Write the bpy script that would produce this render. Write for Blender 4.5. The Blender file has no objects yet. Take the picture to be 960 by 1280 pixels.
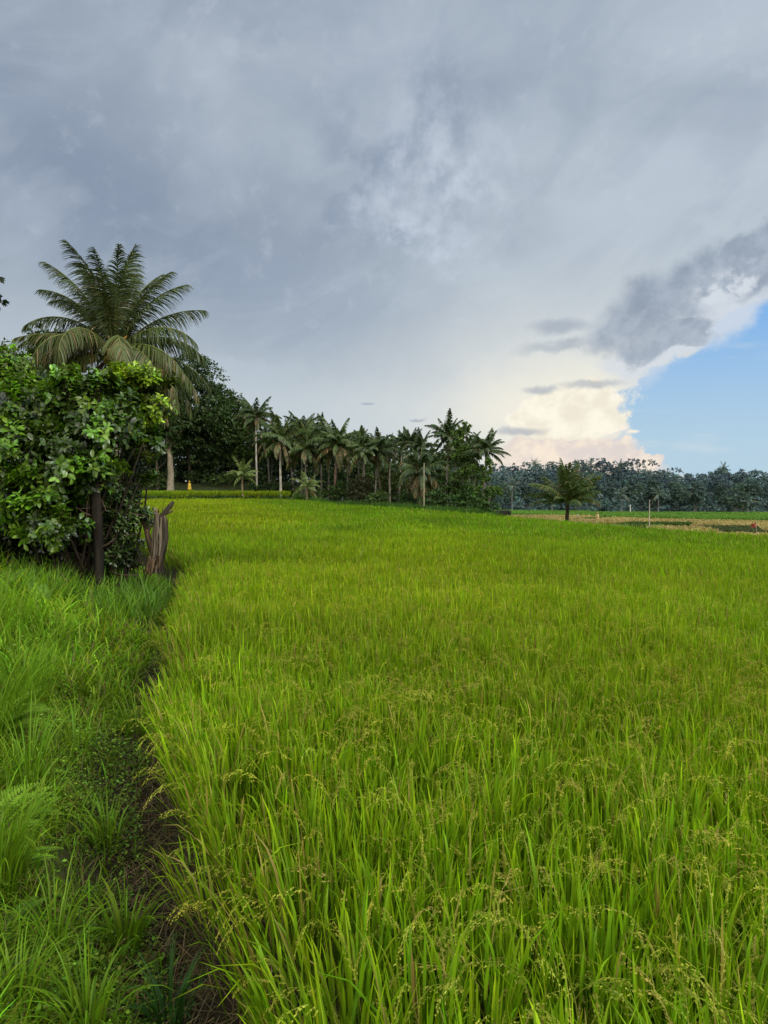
import bpy, math, os
import numpy as np
from math import radians, pi

rng = np.random.default_rng(11)
C = bpy.context.scene.collection
F = 870.0          # focal length in pixels of the 960 x 1280 photograph
HZ = 610.0         # horizon row
EYE = 1.95

# ------------------------------------------------------------------ helpers
def lerp(a, b, t): return a + (b - a) * t
def sstep(a, b, x):
    t = np.clip((x - a) / (b - a), 0, 1)
    return t * t * (3 - 2 * t)

def unit(v):
    v = np.asarray(v, float)
    return v / np.maximum(np.linalg.norm(v, axis=-1, keepdims=True), 1e-9)

_tab = np.random.default_rng(5).random((256, 256))
def vnoise(x, y, s=1.0):
    x = np.asarray(x, float) / s; y = np.asarray(y, float) / s
    xi = np.floor(x).astype(int); yi = np.floor(y).astype(int)
    fx = x - xi; fy = y - yi
    fx = fx * fx * (3 - 2 * fx); fy = fy * fy * (3 - 2 * fy)
    g = lambda i, j: _tab[(xi + i) & 255, (yi + j) & 255]
    return (g(0, 0) * (1 - fx) + g(1, 0) * fx) * (1 - fy) + (g(0, 1) * (1 - fx) + g(1, 1) * fx) * fy
def fbm(x, y, s=1.0):
    return (vnoise(x, y, s) * .55 + vnoise(x + 31, y + 7, s * .47) * .3 + vnoise(x + 3, y + 71, s * .21) * .15)

class MB:
    """collects quads with a colour per vertex; build() links them as ONE mesh object"""
    def __init__(s): s.v = []; s.f = []; s.c = []; s.n = 0
    def add(s, v, f, c):
        v = np.asarray(v, np.float32).reshape(-1, 3); f = np.asarray(f, np.int32).reshape(-1, 4)
        c = np.broadcast_to(np.asarray(c, np.float32), (len(v), 3))
        s.v.append(v); s.f.append(f + s.n); s.c.append(c); s.n += len(v)
        return s
    def merge(s, o, M=None, loc=(0, 0, 0), tint=None):
        v, f, c = o.arrays()
        if M is not None: v = v @ np.asarray(M).T
        if tint is not None: c = c * tint
        return s.add(v + np.asarray(loc), f, c)
    def arrays(s):
        return np.concatenate(s.v), np.concatenate(s.f), np.concatenate(s.c)
    def mesh(s, name, mat, smooth=True):
        v, f, c = s.arrays()
        me = bpy.data.meshes.new(name)
        me.vertices.add(len(v)); me.vertices.foreach_set('co', v.astype(np.float32).ravel())
        me.loops.add(f.size); me.loops.foreach_set('vertex_index', f.ravel())
        me.polygons.add(len(f)); me.polygons.foreach_set('loop_start', np.arange(0, f.size, 4, dtype=np.int32))
        if smooth: me.polygons.foreach_set('use_smooth', np.ones(len(f), bool))
        me.update(calc_edges=True)
        a = me.color_attributes.new('col', 'FLOAT_COLOR', 'POINT')
        a.data.foreach_set('color', np.concatenate([np.clip(c, 0, 1), np.ones((len(c), 1))], 1).astype(np.float32).ravel())
        me.materials.append(mat)
        return me
    def build(s, name, mat, parent=None, smooth=True, **kw):
        return link(name, s.mesh(name, mat, smooth), parent, **kw)

def link(name, me, parent=None, loc=None, rz=None, sc=None, rot=None):
    o = bpy.data.objects.new(name, me); C.objects.link(o)
    if parent is not None: o.parent = parent
    if loc is not None: o.location = [float(q) for q in loc]
    if rz is not None: o.rotation_euler = (0, 0, float(rz))
    if rot is not None: o.rotation_euler = [float(q) for q in rot]
    if sc is not None: o.scale = (float(sc),) * 3
    return o
def tag(o, label, cat, group=None):
    o['label'] = label; o['category'] = cat
    if group: o['group'] = group
    return o
def thing(name, label, cat, loc, rz=0, sc=1, group=None):
    return tag(link(name, None, None, loc, rz, sc), label, cat, group)
def kind(o, k, label=None, cat=None):
    o['kind'] = k
    if label: o['label'] = label
    if cat: o['category'] = cat
    return o

# ------------------------------------------------------------------ geometry makers (all vectorised)
def strip(P, S, W, C0, C1):
    """P (N,R,3) centre line, S (N,R,3) side vectors, W (N,R) half widths -> verts, quads, colours"""
    N, R, _ = P.shape
    v = np.stack([P - S * W[..., None], P + S * W[..., None]], 2).reshape(-1, 3)
    i = (np.arange(N)[:, None] * R + np.arange(R - 1)[None]) * 2
    f = np.stack([i, i + 1, i + 3, i + 2], -1).reshape(-1, 4)
    t = np.linspace(0, 1, R)[None, :, None]
    c = C0[:, None] * (1 - t) + C1[:, None] * t
    c = np.repeat(c, 2, axis=1).reshape(-1, 3)
    return v, f, c

def blades(mb, base, az, L, W, lean, bend, C0, C1, segs=4, pw=1.6, face=None, wprof=None):
    N = len(base); R = segs + 1
    t = np.linspace(0, 1, R)
    th = lean[:, None] + bend[:, None] * t[None] ** pw
    ds = (L / segs)[:, None]
    thm = (th[:, 1:] + th[:, :-1]) / 2
    h = np.concatenate([np.zeros((N, 1)), np.cumsum(np.sin(thm) * ds, 1)], 1)
    z = np.concatenate([np.zeros((N, 1)), np.cumsum(np.cos(thm) * ds, 1)], 1)
    P = np.stack([base[:, None, 0] + h * np.cos(az)[:, None], base[:, None, 1] + h * np.sin(az)[:, None], base[:, None, 2] + z], -1)
    if face is None: face = az + pi / 2 + rng.normal(0, .5, N)
    S = np.stack([np.cos(face), np.sin(face), np.zeros(N)], -1)[:, None].repeat(R, 1)
    prof = (np.interp(t, [0, .15, .5, .8, 1], [.55, .9, 1, .6, .03]) if wprof is None else np.interp(t, *wprof))
    v, f, c = strip(P, S, W[:, None] * prof[None] / 2, C0, C1)
    mb.add(v, f, c)
    return P

def leaves(mb, P, D, U, L, W, col, droop=.25, fold=.25, rich=True):
    """ovate leaves: P base, D direction, U up-side normal"""
    N = len(P); D = unit(D); S = unit(np.cross(D, U)); Nn = np.cross(S, D)
    if not rich:
        v = np.stack([P, P + D * (L * .5)[:, None] + S * (W * .5)[:, None] , P + D * L[:, None] - Nn * (L * droop)[:, None],
                      P + D * (L * .5)[:, None] - S * (W * .5)[:, None]], 1).reshape(-1, 3)
        f = (np.arange(N)[:, None] * 4 + np.arange(4)[None])
        mb.add(v, f, np.repeat(col, 4, 0)); return
    ts = np.array([0, .22, .55, .85, 1.]); ws = np.array([.06, .62, 1., .6, .03])
    rows = []
    for t, w in zip(ts, ws):
        c = P + D * (L * t)[:, None] - Nn * (L * droop * t * t)[:, None]
        e = (W * w * .5)[:, None]
        rows.append(np.stack([c - S * e + Nn * e * fold, c, c + S * e + Nn * e * fold], 1))
    v = np.stack(rows, 1).reshape(-1, 3)          # N,5,3
    b = (np.arange(N) * 15)[:, None]
    q = []
    for r in range(4):
        for k in range(2):
            q.append([r * 3 + k, r * 3 + k + 1, r * 3 + 4 + k, r * 3 + 3 + k])
    f = (b[:, :, None] + np.array(q)[None]).reshape(-1, 4)
    mb.add(v, f, np.repeat(col, 15, 0))

def tube(mb, pts, rad, col, n=8, rough=0.0, caps=True):
    pts = np.asarray(pts, float); R = len(pts)
    rad = np.broadcast_to(np.asarray(rad, float), (R,))
    T = unit(np.gradient(pts, axis=0))
    ref = np.array([0, 0, 1.]) if abs(T[:, 2]).mean() < .8 else np.array([1., 0, 0])
    A = unit(np.cross(T, ref)); B = np.cross(T, A)
    a = np.arange(n) / n * 2 * pi
    rr = rad[:, None] * (1 + rough * rng.normal(0, 1, (R, n)))
    v = pts[:, None] + (np.cos(a)[None, :, None] * A[:, None] + np.sin(a)[None, :, None] * B[:, None]) * rr[..., None]
    v = v.reshape(-1, 3)
    f = []
    for r in range(R - 1):
        for k in range(n):
            k2 = (k + 1) % n
            f.append([r * n + k, r * n + k2, (r + 1) * n + k2, (r + 1) * n + k])
    c = np.asarray(col, float); 
    c = np.broadcast_to(c, (R, 3)) if c.ndim == 1 else c
    c = np.repeat(c, n, 0) * (1 + .12 * rng.normal(0, 1, (R * n, 1)))
    if caps:
        v = np.concatenate([v, pts[-1:]], 0); c = np.concatenate([c, c[-1:]], 0)
        e = R * n; o = (R - 1) * n
        for k in range(0, n, 2): f.append([o + k, o + (k + 1) % n, o + (k + 2) % n, e])
    mb.add(v, f, np.clip(c, 0.002, 1))

def rand_dirs(n, up=0.0):
    d = rng.normal(0, 1, (n, 3)); d[:, 2] += up
    return unit(d)
def vary(base, n, s=.18, hue=.08):
    base = np.asarray(base, float)
    k = np.exp(rng.normal(0, s, (n, 1)))
    h = np.exp(rng.normal(0, hue, (n, 3)))
    return base * k * h

# ------------------------------------------------------------------ materials
def N(nt, t, **kw):
    n = nt.nodes.new(t)
    for k, v in kw.items():
        if hasattr(n, k): setattr(n, k, v)
        else: n.inputs[k].default_value = v
    return n
def leafmat(name, trans=.4, gloss=.06, rough=.45, ttint=(1.15, 1.25, .55), noise=0.0, nscale=1.):
    m = bpy.data.materials.new(name); m.use_nodes = True; nt = m.node_tree; nt.nodes.clear(); L = nt.links.new
    a = N(nt, 'ShaderNodeAttribute', attribute_name='col')
    col = a.outputs['Color']
    if noise:
        geo = N(nt, 'ShaderNodeNewGeometry'); nz = N(nt, 'ShaderNodeTexNoise'); nz.inputs['Scale'].default_value = nscale; nz.inputs['Detail'].default_value = 3
        L(geo.outputs['Position'], nz.inputs['Vector'])
        mr = N(nt, 'ShaderNodeMapRange'); mr.inputs['From Min'].default_value = .3; mr.inputs['From Max'].default_value = .7
        mr.inputs['To Min'].default_value = 1 - noise; mr.inputs['To Max'].default_value = 1 + noise
        L(nz.outputs['Fac'], mr.inputs['Value'])
        vm = N(nt, 'ShaderNodeVectorMath', operation='SCALE'); L(col, vm.inputs[0]); L(mr.outputs['Result'], vm.inputs['Scale']); col = vm.outputs[0]
    d = N(nt, 'ShaderNodeBsdfDiffuse'); L(col, d.inputs['Color'])
    tm = N(nt, 'ShaderNodeVectorMath', operation='MULTIPLY'); L(col, tm.inputs[0]); tm.inputs[1].default_value = ttint
    t = N(nt, 'ShaderNodeBsdfTranslucent'); L(tm.outputs[0], t.inputs['Color'])
    mx = N(nt, 'ShaderNodeMixShader'); mx.inputs[0].default_value = trans
    L(d.outputs[0], mx.inputs[1]); L(t.outputs[0], mx.inputs[2])
    g = N(nt, 'ShaderNodeBsdfGlossy'); g.inputs['Roughness'].default_value = rough; g.inputs['Color'].default_value = (.8, .85, .9, 1)
    mg = N(nt, 'ShaderNodeMixShader'); mg.inputs[0].default_value = gloss
    L(mx.outputs[0], mg.inputs[1]); L(g.outputs[0], mg.inputs[2])
    o = N(nt, 'ShaderNodeOutputMaterial'); L(mg.outputs[0], o.inputs['Surface'])
    return m
def barkmat(name, scale=9., stretch=(1, 1, .25), rough=.9, bump=.6, var=.45):
    m = bpy.data.materials.new(name); m.use_nodes = True; nt = m.node_tree; L = nt.links.new
    b = nt.nodes['Principled BSDF']; b.inputs['Roughness'].default_value = rough; b.inputs['Specular IOR Level'].default_value = .15
    a = N(nt, 'ShaderNodeAttribute', attribute_name='col')
    tc = N(nt, 'ShaderNodeTexCoord'); mp = N(nt, 'ShaderNodeMapping'); mp.inputs['Scale'].default_value = stretch
    L(tc.outputs['Object'], mp.inputs['Vector'])
    nz = N(nt, 'ShaderNodeTexNoise'); nz.inputs['Scale'].default_value = scale; nz.inputs['Detail'].default_value = 8; L(mp.outputs[0], nz.inputs['Vector'])
    mr = N(nt, 'ShaderNodeMapRange'); mr.inputs['From Min'].default_value = .3; mr.inputs['From Max'].default_value = .7
    mr.inputs['To Min'].default_value = 1 - var; mr.inputs['To Max'].default_value = 1 + var; L(nz.outputs['Fac'], mr.inputs['Value'])
    vm = N(nt, 'ShaderNodeVectorMath', operation='SCALE'); L(a.outputs['Color'], vm.inputs[0]); L(mr.outputs['Result'], vm.inputs['Scale'])
    L(vm.outputs[0], b.inputs['Base Color'])
    bp = N(nt, 'ShaderNodeBump'); bp.inputs['Strength'].default_value = bump; bp.inputs['Distance'].default_value = .02
    L(nz.outputs['Fac'], bp.inputs['Height']); L(bp.outputs[0], b.inputs['Normal'])
    return m
M_RICE = leafmat('rice_leaf', .42, .006, .5, (1.2, 1.2, .5), .16, .35)
M_GRASS = leafmat('grass_blade', .4, .008, .45, (1.15, 1.2, .6))
M_SHRUB = leafmat('shrub_leaf', .3, .05, .38, (1.3, 1.4, .45))
M_TREE = leafmat('tree_leaf', .25, .02, .5, (1.1, 1.2, .6))
M_PALM = leafmat('palm_leaflet', .25, .03, .4, (1.15, 1.15, .6))
M_FAR = leafmat('haze_tinted_leaf', .2, .02, .6, (1, 1.05, .9))
M_BARK = barkmat('bark')
M_SOIL = barkmat('soil', 2.5, (1, 1, 1), .95, .8, .4)
M_CLOTH = barkmat('cloth', 12, (1, 1, 1), .85, .1, .12)
M_WOODY = barkmat('weathered_wood', 14, (1, 1, .12), .85, 1., .55)

# ------------------------------------------------------------------ terrain
def Xb(y): return np.interp(y, [-6, 0, 1.5, 2.5, 3.5, 4.4, 7, 12.5, 15, 20, 30, 60, 100], [.7, .35, -.1, -.55, -1.02, -1.36, -2.1, -3.3, -4.4, -7.4, -12, -25, -42])
_ept = np.array([-.6, -.346, -.126, -.0575, .023, .15, .253, .368, .552, .8])
_eY = np.array([80, 80, 80, 66, 57, 50, 39.5, 35.5, 32.5, 30])
def Yedge(t): return np.interp(t, _ept, _eY)
def paddy(x, y):
    return -(.045 * np.maximum(x, 0) + .006 * y * lerp(.1, 1, sstep(-14, 0, x)))
def zlow(y): return -2.25 - .0185 * (np.minimum(y, 195) - 63) + .042 * np.clip(y - 195, 0, 160)
def ground(x, y):
    x = np.asarray(x, float); y = np.asarray(y, float)
    yy = np.maximum(y, 1.); t = x / yy
    z = paddy(np.clip(x, -60, 60), np.clip(y, -20, 110))
    # raised terrace at the far left
    z = z + .85 * sstep(80.3, 81.5, y + (x + 20) * .02 + .5 * np.sin(x * .5)) * sstep(-9.3, -11.3, x)
    z = z + 2.1 * sstep(93.5, 101, y) * sstep(-8.5, -13, x) * (1 - sstep(132, 180, y))
    # drop to the lower fields
    e = Yedge(t)
    wr = sstep(1.0, 5., y - e) * sstep(.13, .17, t)
    wl = sstep(100, 170, y)
    z = lerp(z, zlow(y), np.maximum(wr, wl))
    # bank to the left of the rice
    d = Xb(y) - x
    bp = np.interp(d, [-.05, .0, .12, .3, .7, 1.2, 2.2, 4, 8], [0, -.06, -.1, -.04, .1, .17, .34, .62, .9])
    amp = sstep(0, .8, d)
    bp = bp + amp * ((fbm(x, y, .9) - .5) * .18 + (fbm(x + 9, y, .25) - .5) * .06)
    bp = bp * (1 - sstep(24, 60, y) * .7)
    return z + np.where(d > -.05, bp, 0)

def spaced(parts):
    out = []
    for a, b, n in parts: out.append(np.linspace(a, b, n, endpoint=False))
    return np.concatenate(out + [[parts[-1][1]]])
gx = spaced([(-3000, -200, 14), (-200, -40, 32), (-40, -8, 64), (-8, 2, 120), (2, 60, 100), (60, 300, 50), (300, 3000, 14)])
gy = spaced([(-300, -5, 12), (-5, 16, 220), (16, 110, 230), (110, 400, 80), (400, 4000, 14)])
X, Y = np.meshgrid(gx, gy)
Z = ground(X, Y)
nx, ny = len(gx), len(gy)
i = (np.arange(ny - 1)[:, None] * nx + np.arange(nx - 1)[None])
fq = np.stack([i, i + 1, i + nx + 1, i + nx], -1).reshape(-1, 4)
d = Xb(Y) - X
soil = np.array([.026, .020, .011]); under = np.array([.035, .055, .012]); lawn = np.array([.06, .085, .018])
k = fbm(X, Y, .6)[..., None]
gc = np.where(d[..., None] > -.05, lerp(soil, lawn * .6, sstep(.35, .9, d)[..., None] * sstep(.3, .6, k)), soil)
far = sstep(28, 45, Y)[..., None]
gc = lerp(gc, lawn * np.array([1.1, 1.2, 1.]), far)
gc = lerp(gc, np.array([.05, .085, .075]), sstep(192, 200, Y)[..., None])  # bluish haze painted into the far hill colour
gc = lerp(gc, np.array([.025, .035, .012]), (sstep(94, 97, Y) * (1 - sstep(170, 190, Y)) * sstep(24, 8, X))[..., None])
gmb = MB(); gmb.add(np.stack([X, Y, Z], -1).reshape(-1, 3), fq, gc.reshape(-1, 3))
kind(gmb.build('ground', M_SOIL), 'structure', 'muddy ground under the rice and grassy bank')

# ------------------------------------------------------------------ rice
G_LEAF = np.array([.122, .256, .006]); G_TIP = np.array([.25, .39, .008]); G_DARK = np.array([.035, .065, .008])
G_DRY = np.array([.34, .29, .07]); G_PAN = np.array([.31, .35, .045])

def patch_tint(x, y):
    """slow variation of the crop: yellower and darker patches"""
    a = fbm(x, y * .6, 9.); b = fbm(x + 50, y, 2.2); c = fbm(x - 30, y * .5, 22.)
    k = .76 + .46 * a + .55 * (b - .5)
    yel = sstep(.40, .68, c * .6 + a * .4)
    return np.stack([k * lerp(.86, 1.28, yel), k * lerp(.97, 1.03, yel), k * lerp(1.1, .9, yel)], -1)

def rice_hills(y0, y1, spacing, jitter=.35):
    xs = np.arange(-60, 60, spacing); ys = np.arange(y0, y1, spacing)
    A, B = np.meshgrid(xs, ys); A = A.ravel() + rng.normal(0, spacing * jitter * .5, A.size); B = B.ravel() + rng.normal(0, spacing * jitter * .5, B.size)
    B = np.clip(B, y0, y1)
    t = A / np.maximum(B, .5)
    keep = (A > Xb(B) + .06 + .10 * (vnoise(B, B * 0, .5) - .5)) & (A < .62 * B + 1.2) & (A > -.60 * B - 1.2) & (B < Yedge(t) + .8 * np.sin(A * .7) + .5)
    # hidden behind the big shrub
    keep &= ~((B > 22) & (t < -.40))
    return A[keep], B[keep]

def rice_zone(mb, x, y, nleaf, segs, wid, pan, grains, hmul=1.0, wmul=1.0):
    n = len(x); z = ground(x, y); tint = patch_tint(x, y)
    edge = np.clip(1 - (x - Xb(y)) / .38, 0, 1) * (y < 18)
    hh = (.80 + .10 * (fbm(x, y, 1.1) - .5) * 2 + rng.normal(0, .05, n)) * hmul
    hh *= 1 - .1 * edge
    I = np.repeat(np.arange(n), nleaf); m = len(I)
    az = rng.uniform(0, 2 * pi, m); r = .035 * np.sqrt(rng.random(m)) * wmul
    base = np.stack([x[I] + r * np.cos(az), y[I] + r * np.sin(az), z[I]], -1)
    e = edge[I]; lx = np.cos(az) - e * 1.4 * rng.random(m) * 1.6; ly = np.sin(az) - e * .3
    az = np.arctan2(ly, lx)
    up_ = np.where(rng.random(m) < .82, rng.uniform(.38, .86, m), rng.uniform(0, .38, m))      # where on the tiller the leaf leaves it
    h0 = up_ * hh[I]
    base[:, 2] += h0; base[:, 0] += np.cos(az) * h0 * .10; base[:, 1] += np.sin(az) * h0 * .10
    lean = np.abs(rng.normal(.05, .16, m)) + e * rng.uniform(0, .30, m)
    base[:, 0] -= e * h0 * .30
    bend = np.abs(rng.normal(0, .30, m)) + e * rng.uniform(0, .4, m) + (rng.random(m) < .14) * rng.uniform(.3, 1.5, m)
    Ln = np.minimum((hh[I] - h0) * rng.uniform(.55, 1.25, m), rng.uniform(.2, .5, m)) * (1 + .05 * bend)
    W = rng.uniform(.75, 1.25, m) * wid
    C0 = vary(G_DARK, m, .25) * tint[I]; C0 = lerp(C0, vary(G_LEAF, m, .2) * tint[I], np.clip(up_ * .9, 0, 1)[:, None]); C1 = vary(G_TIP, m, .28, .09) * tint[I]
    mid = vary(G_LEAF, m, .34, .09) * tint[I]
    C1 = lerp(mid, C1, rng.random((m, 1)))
    dry = (rng.random(m) < .03 + .3 * e * (rng.random(m) < .6))[:, None]
    C1 = np.where(dry, vary(G_DRY, m, .2, .03), C1); C0 = np.where(dry, vary(G_DRY * .5, m, .2), C0)
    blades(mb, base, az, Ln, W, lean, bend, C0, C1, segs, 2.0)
    if pan <= 0: return
    npn = rng.poisson(pan, n); I = np.repeat(np.arange(n), npn); m = len(I)
    if m == 0: return
    az = rng.uniform(0, 2 * pi, m); e = edge[I]
    az = np.where(rng.random(m) < e * .45, rng.normal(pi, .6, m), az)
    base = np.stack([x[I] + .03 * np.cos(az), y[I] + .03 * np.sin(az), z[I]], -1)
    Ln = hh[I] * rng.uniform(1.04, 1.22, m) * (1 - .12 * e)
    lean = rng.uniform(.02, .16, m) + e * .12; bend = rng.uniform(1.7, 2.9, m)
    pc = vary(G_PAN, m, .18, .04) * tint[I]
    ripe = (rng.random(m) < .12)[:, None]; pc = np.where(ripe, vary([.37, .33, .08], m, .15, .03), pc)
    segs_p = 14 if grains else 5
    P = blades(mb, base, az, Ln, np.full(m, .0026 if grains else wid * .9), lean, bend, vary(G_DARK, m) , pc * .8, segs_p, 6.5,
               wprof=([0, .6, 1], [1, 1, .7]) if grains else ([0, .7, .8, .93, 1], [.15, .2, 1., 1.1, .2]))
    if not grains: return
    # branches of the panicle: thin rows of hulls hanging off the arched tip
    nb = 11
    J = np.repeat(np.arange(m), nb); q = np.tile(np.linspace(.80, 1., nb), m) + rng.normal(0, .01, m * nb)
    q = np.clip(q, 0, .999) * segs_p; qi = q.astype(int); qf = (q - qi)[:, None]
    B = P[J, qi] * (1 - qf) + P[J, qi + 1] * qf; T = unit(P[J, qi + 1] - P[J, qi])
    D = unit(T * 1.0 + rand_dirs(len(J)) * .26 + np.array([0, 0, -.3]))
    bl = rng.uniform(.018, .042, len(J))
    ng = grains
    K = np.repeat(np.arange(len(J)), ng); s = np.tile(np.linspace(.1, 1, ng), len(J)) + rng.normal(0, .03, len(J) * ng)
    sag = np.array([0, 0, -1.]) * (.35 * bl[K] * s * s)[:, None]
    GP = B[K] + D[K] * (bl[K] * s)[:, None] + sag + rand_dirs(len(K)) * .0018
    gd = unit(D[K] + rand_dirs(len(K)) * .45 + np.array([0, 0, -.3]))
    leaves(mb, GP, gd, rand_dirs(len(K)), np.full(len(K), .0076), np.full(len(K), .0040), vary([1., 1., 1.], len(K), .15, .05) * pc[J][K], .1, rich=False)

def build_rice():
    mb = MB()
    x, y = rice_hills(1.1, 5.2, .125); rice_zone(mb, x, y, 48, 4, .0088, 2.6, 8)
    x, y = rice_hills(5.2, 11, .14); rice_zone(mb, x, y, 36, 3, .0098, 2.2, 4)
    x, y = rice_hills(11, 22, .165); rice_zone(mb, x, y, 22, 2, .0135, 1.6, 0)
    x, y = rice_hills(22, 42, .25); rice_zone(mb, x, y, 13, 2, .026, 1.2, 0, 1, 2)
    x, y = rice_hills(42, 84, .42); rice_zone(mb, x, y, 9, 2, .05, 1., 0, 1, 4)
    o = mb.build('rice_crop', M_RICE)
    kind(o, 'stuff', 'bright green rice with drooping seed heads filling the big paddy')
    # terrace strip of rice
    A, B = np.meshgrid(np.arange(-40, -8, .4), np.arange(81.5, 94, .4)); A = A.ravel() + rng.normal(0, .12, A.size); B = B.ravel() + rng.normal(0, .12, B.size)
    k_ = (A < -11.6 + .5 * np.sin(B)) & (B + (A + 20) * .02 + .5 * np.sin(A * .5) > 81.6) & (A / B > -.42)
    mb = MB(); rice_zone(mb, A[k_], B[k_], 10, 2, .05, 1., 0, 1, 4)
    kind(mb.build('terrace_rice', M_RICE), 'stuff', 'rice on the narrow raised terrace below the dark trees')
build_rice()

# ------------------------------------------------------------------ lower fields
def low_at(px, py, h=.4):
    s = (py - HZ) / F
    Yv = (EYE - h + 2.25 - .0185 * 63) / (s - .0185)
    return ((px - 480) / F * Yv, Yv)
def crop_field(name, poly, h, col, label, rag=.12, mat=None, step=.7, dens=6., edgec=(.06, .10, .02)):
    """a crop standing on the lower plain: many tufts inside the outline, each tuft a few blades"""
    P = np.array([low_at(px, py, h) for px, py in poly])
    x0, y0 = P.min(0); x1, y1 = P.max(0)
    n = int((x1 - x0) * (y1 - y0) * dens)
    q = np.stack([rng.uniform(x0, x1, n), rng.uniform(y0, y1, n)], -1)
    inside = np.zeros(n, bool); j = len(P) - 1
    for a in range(len(P)):
        xa, ya = P[a]; xb, yb = P[j]; j = a
        c = ((ya > q[:, 1]) != (yb > q[:, 1])) & (q[:, 0] < (xb - xa) * (q[:, 1] - ya) / (yb - ya + 1e-9) + xa)
        inside ^= c
    q = q[inside]; m = len(q)
    z = ground(q[:, 0], q[:, 1])
    mb = MB()
    I = np.repeat(np.arange(m), 3); M = len(I)
    tint = (.75 + .5 * fbm(q[:, 0], q[:, 1] * .5, 7.))[:, None]
    base = np.stack([q[I, 0] + rng.normal(0, .15, M), q[I, 1] + rng.normal(0, .15, M), z[I]], -1)
    c1 = vary(col, M, .15, .06) * tint[I]
    blades(mb, base, rng.uniform(0, 2 * pi, M), np.full(M, h) * rng.uniform(.85, 1.15, M), rng.uniform(.18, .34, M), rng.uniform(0, .3, M), rng.uniform(.2, 1.2, M),
           c1 * .6, c1, 2, wprof=([0, .5, 1], [1., 1., .5]))
    kind(mb.build(name, mat or M_GRASS), 'stuff', label)
TAN = (.38, .31, .13); GRN = (.12, .25, .04); DGR = (.07, .13, .03); PAL = (.20, .28, .08)
crop_field('green_rice_field', [(612, 637), (736, 638), (745, 641.5), (760, 642), (612, 641.5)], .7, GRN, 'far green rice strip behind the lone palm')
crop_field('green_rice_field', [(740, 639), (960, 640), (1000, 641), (1000, 648), (960, 647.5), (880, 647), (800, 645), (742, 643)], .7, GRN, 'long green rice strip below the far forest')
crop_field('bund_grass', [(612, 641.5), (735, 641), (736, 642.5), (612, 643)], .45, DGR, 'dark grassy bund under the far rice strip', dens=8)
crop_field('bund_grass', [(790, 643), (880, 645), (960, 645.5), (1000, 646), (1000, 648.5), (880, 647.8), (800, 645.4)], .5, DGR, 'dark grassy bund right of the bamboo pole', dens=8)
crop_field('ripe_rice_field', [(628, 643), (742, 643), (760, 644.5), (725, 646.5), (740, 649), (640, 648.5), (625, 645)], .5, TAN, 'ripe tan rice left of the lone palm')
crop_field('bund_grass', [(722, 646), (765, 645), (768, 647.5), (735, 649.5)], .4, DGR, 'short dark bund beside the palm', dens=9)
crop_field('ripe_rice_field', [(768, 645.5), (800, 645.8), (870, 648.3), (960, 650), (1000, 651), (1000, 654), (940, 655), (870, 654), (868, 651), (790, 651), (735, 653), (690, 654.5), (700, 651)], .5, TAN, 'wide ripe tan rice field in the middle of the lower terraces')
crop_field('bund_grass', [(782, 652), (868, 651), (872, 653.5), (800, 654.5), (770, 655)], .4, DGR, 'dark green bund behind the bamboo pole', dens=9)
crop_field('bund_grass', [(690, 655), (800, 655), (830, 655), (826, 657), (700, 658)], .4, PAL, 'pale grass bund in front of the middle field', dens=9)
crop_field('ripe_rice_field', [(800, 657.5), (832, 656), (866, 656), (900, 660), (870, 664), (790, 662)], .5, TAN, 'ripe tan rice patch in front of the bamboo pole')
crop_field('bund_grass', [(866, 656.5), (944, 655.5), (952, 661), (960, 663), (935, 664.5), (900, 661.5)], .35, (.075, .10, .04), 'dark bund beside the red flag', dens=9)
crop_field('ripe_rice_field', [(948, 653), (1000, 653), (1000, 662), (958, 661)], .5, TAN, 'ripe tan rice at the right end of the terraces')
crop_field('ripe_rice_field', [(880, 664), (960, 664.5), (1000, 664), (1000, 669), (880, 668)], .5, TAN, 'nearest ripe tan strip along the green rice')

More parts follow.
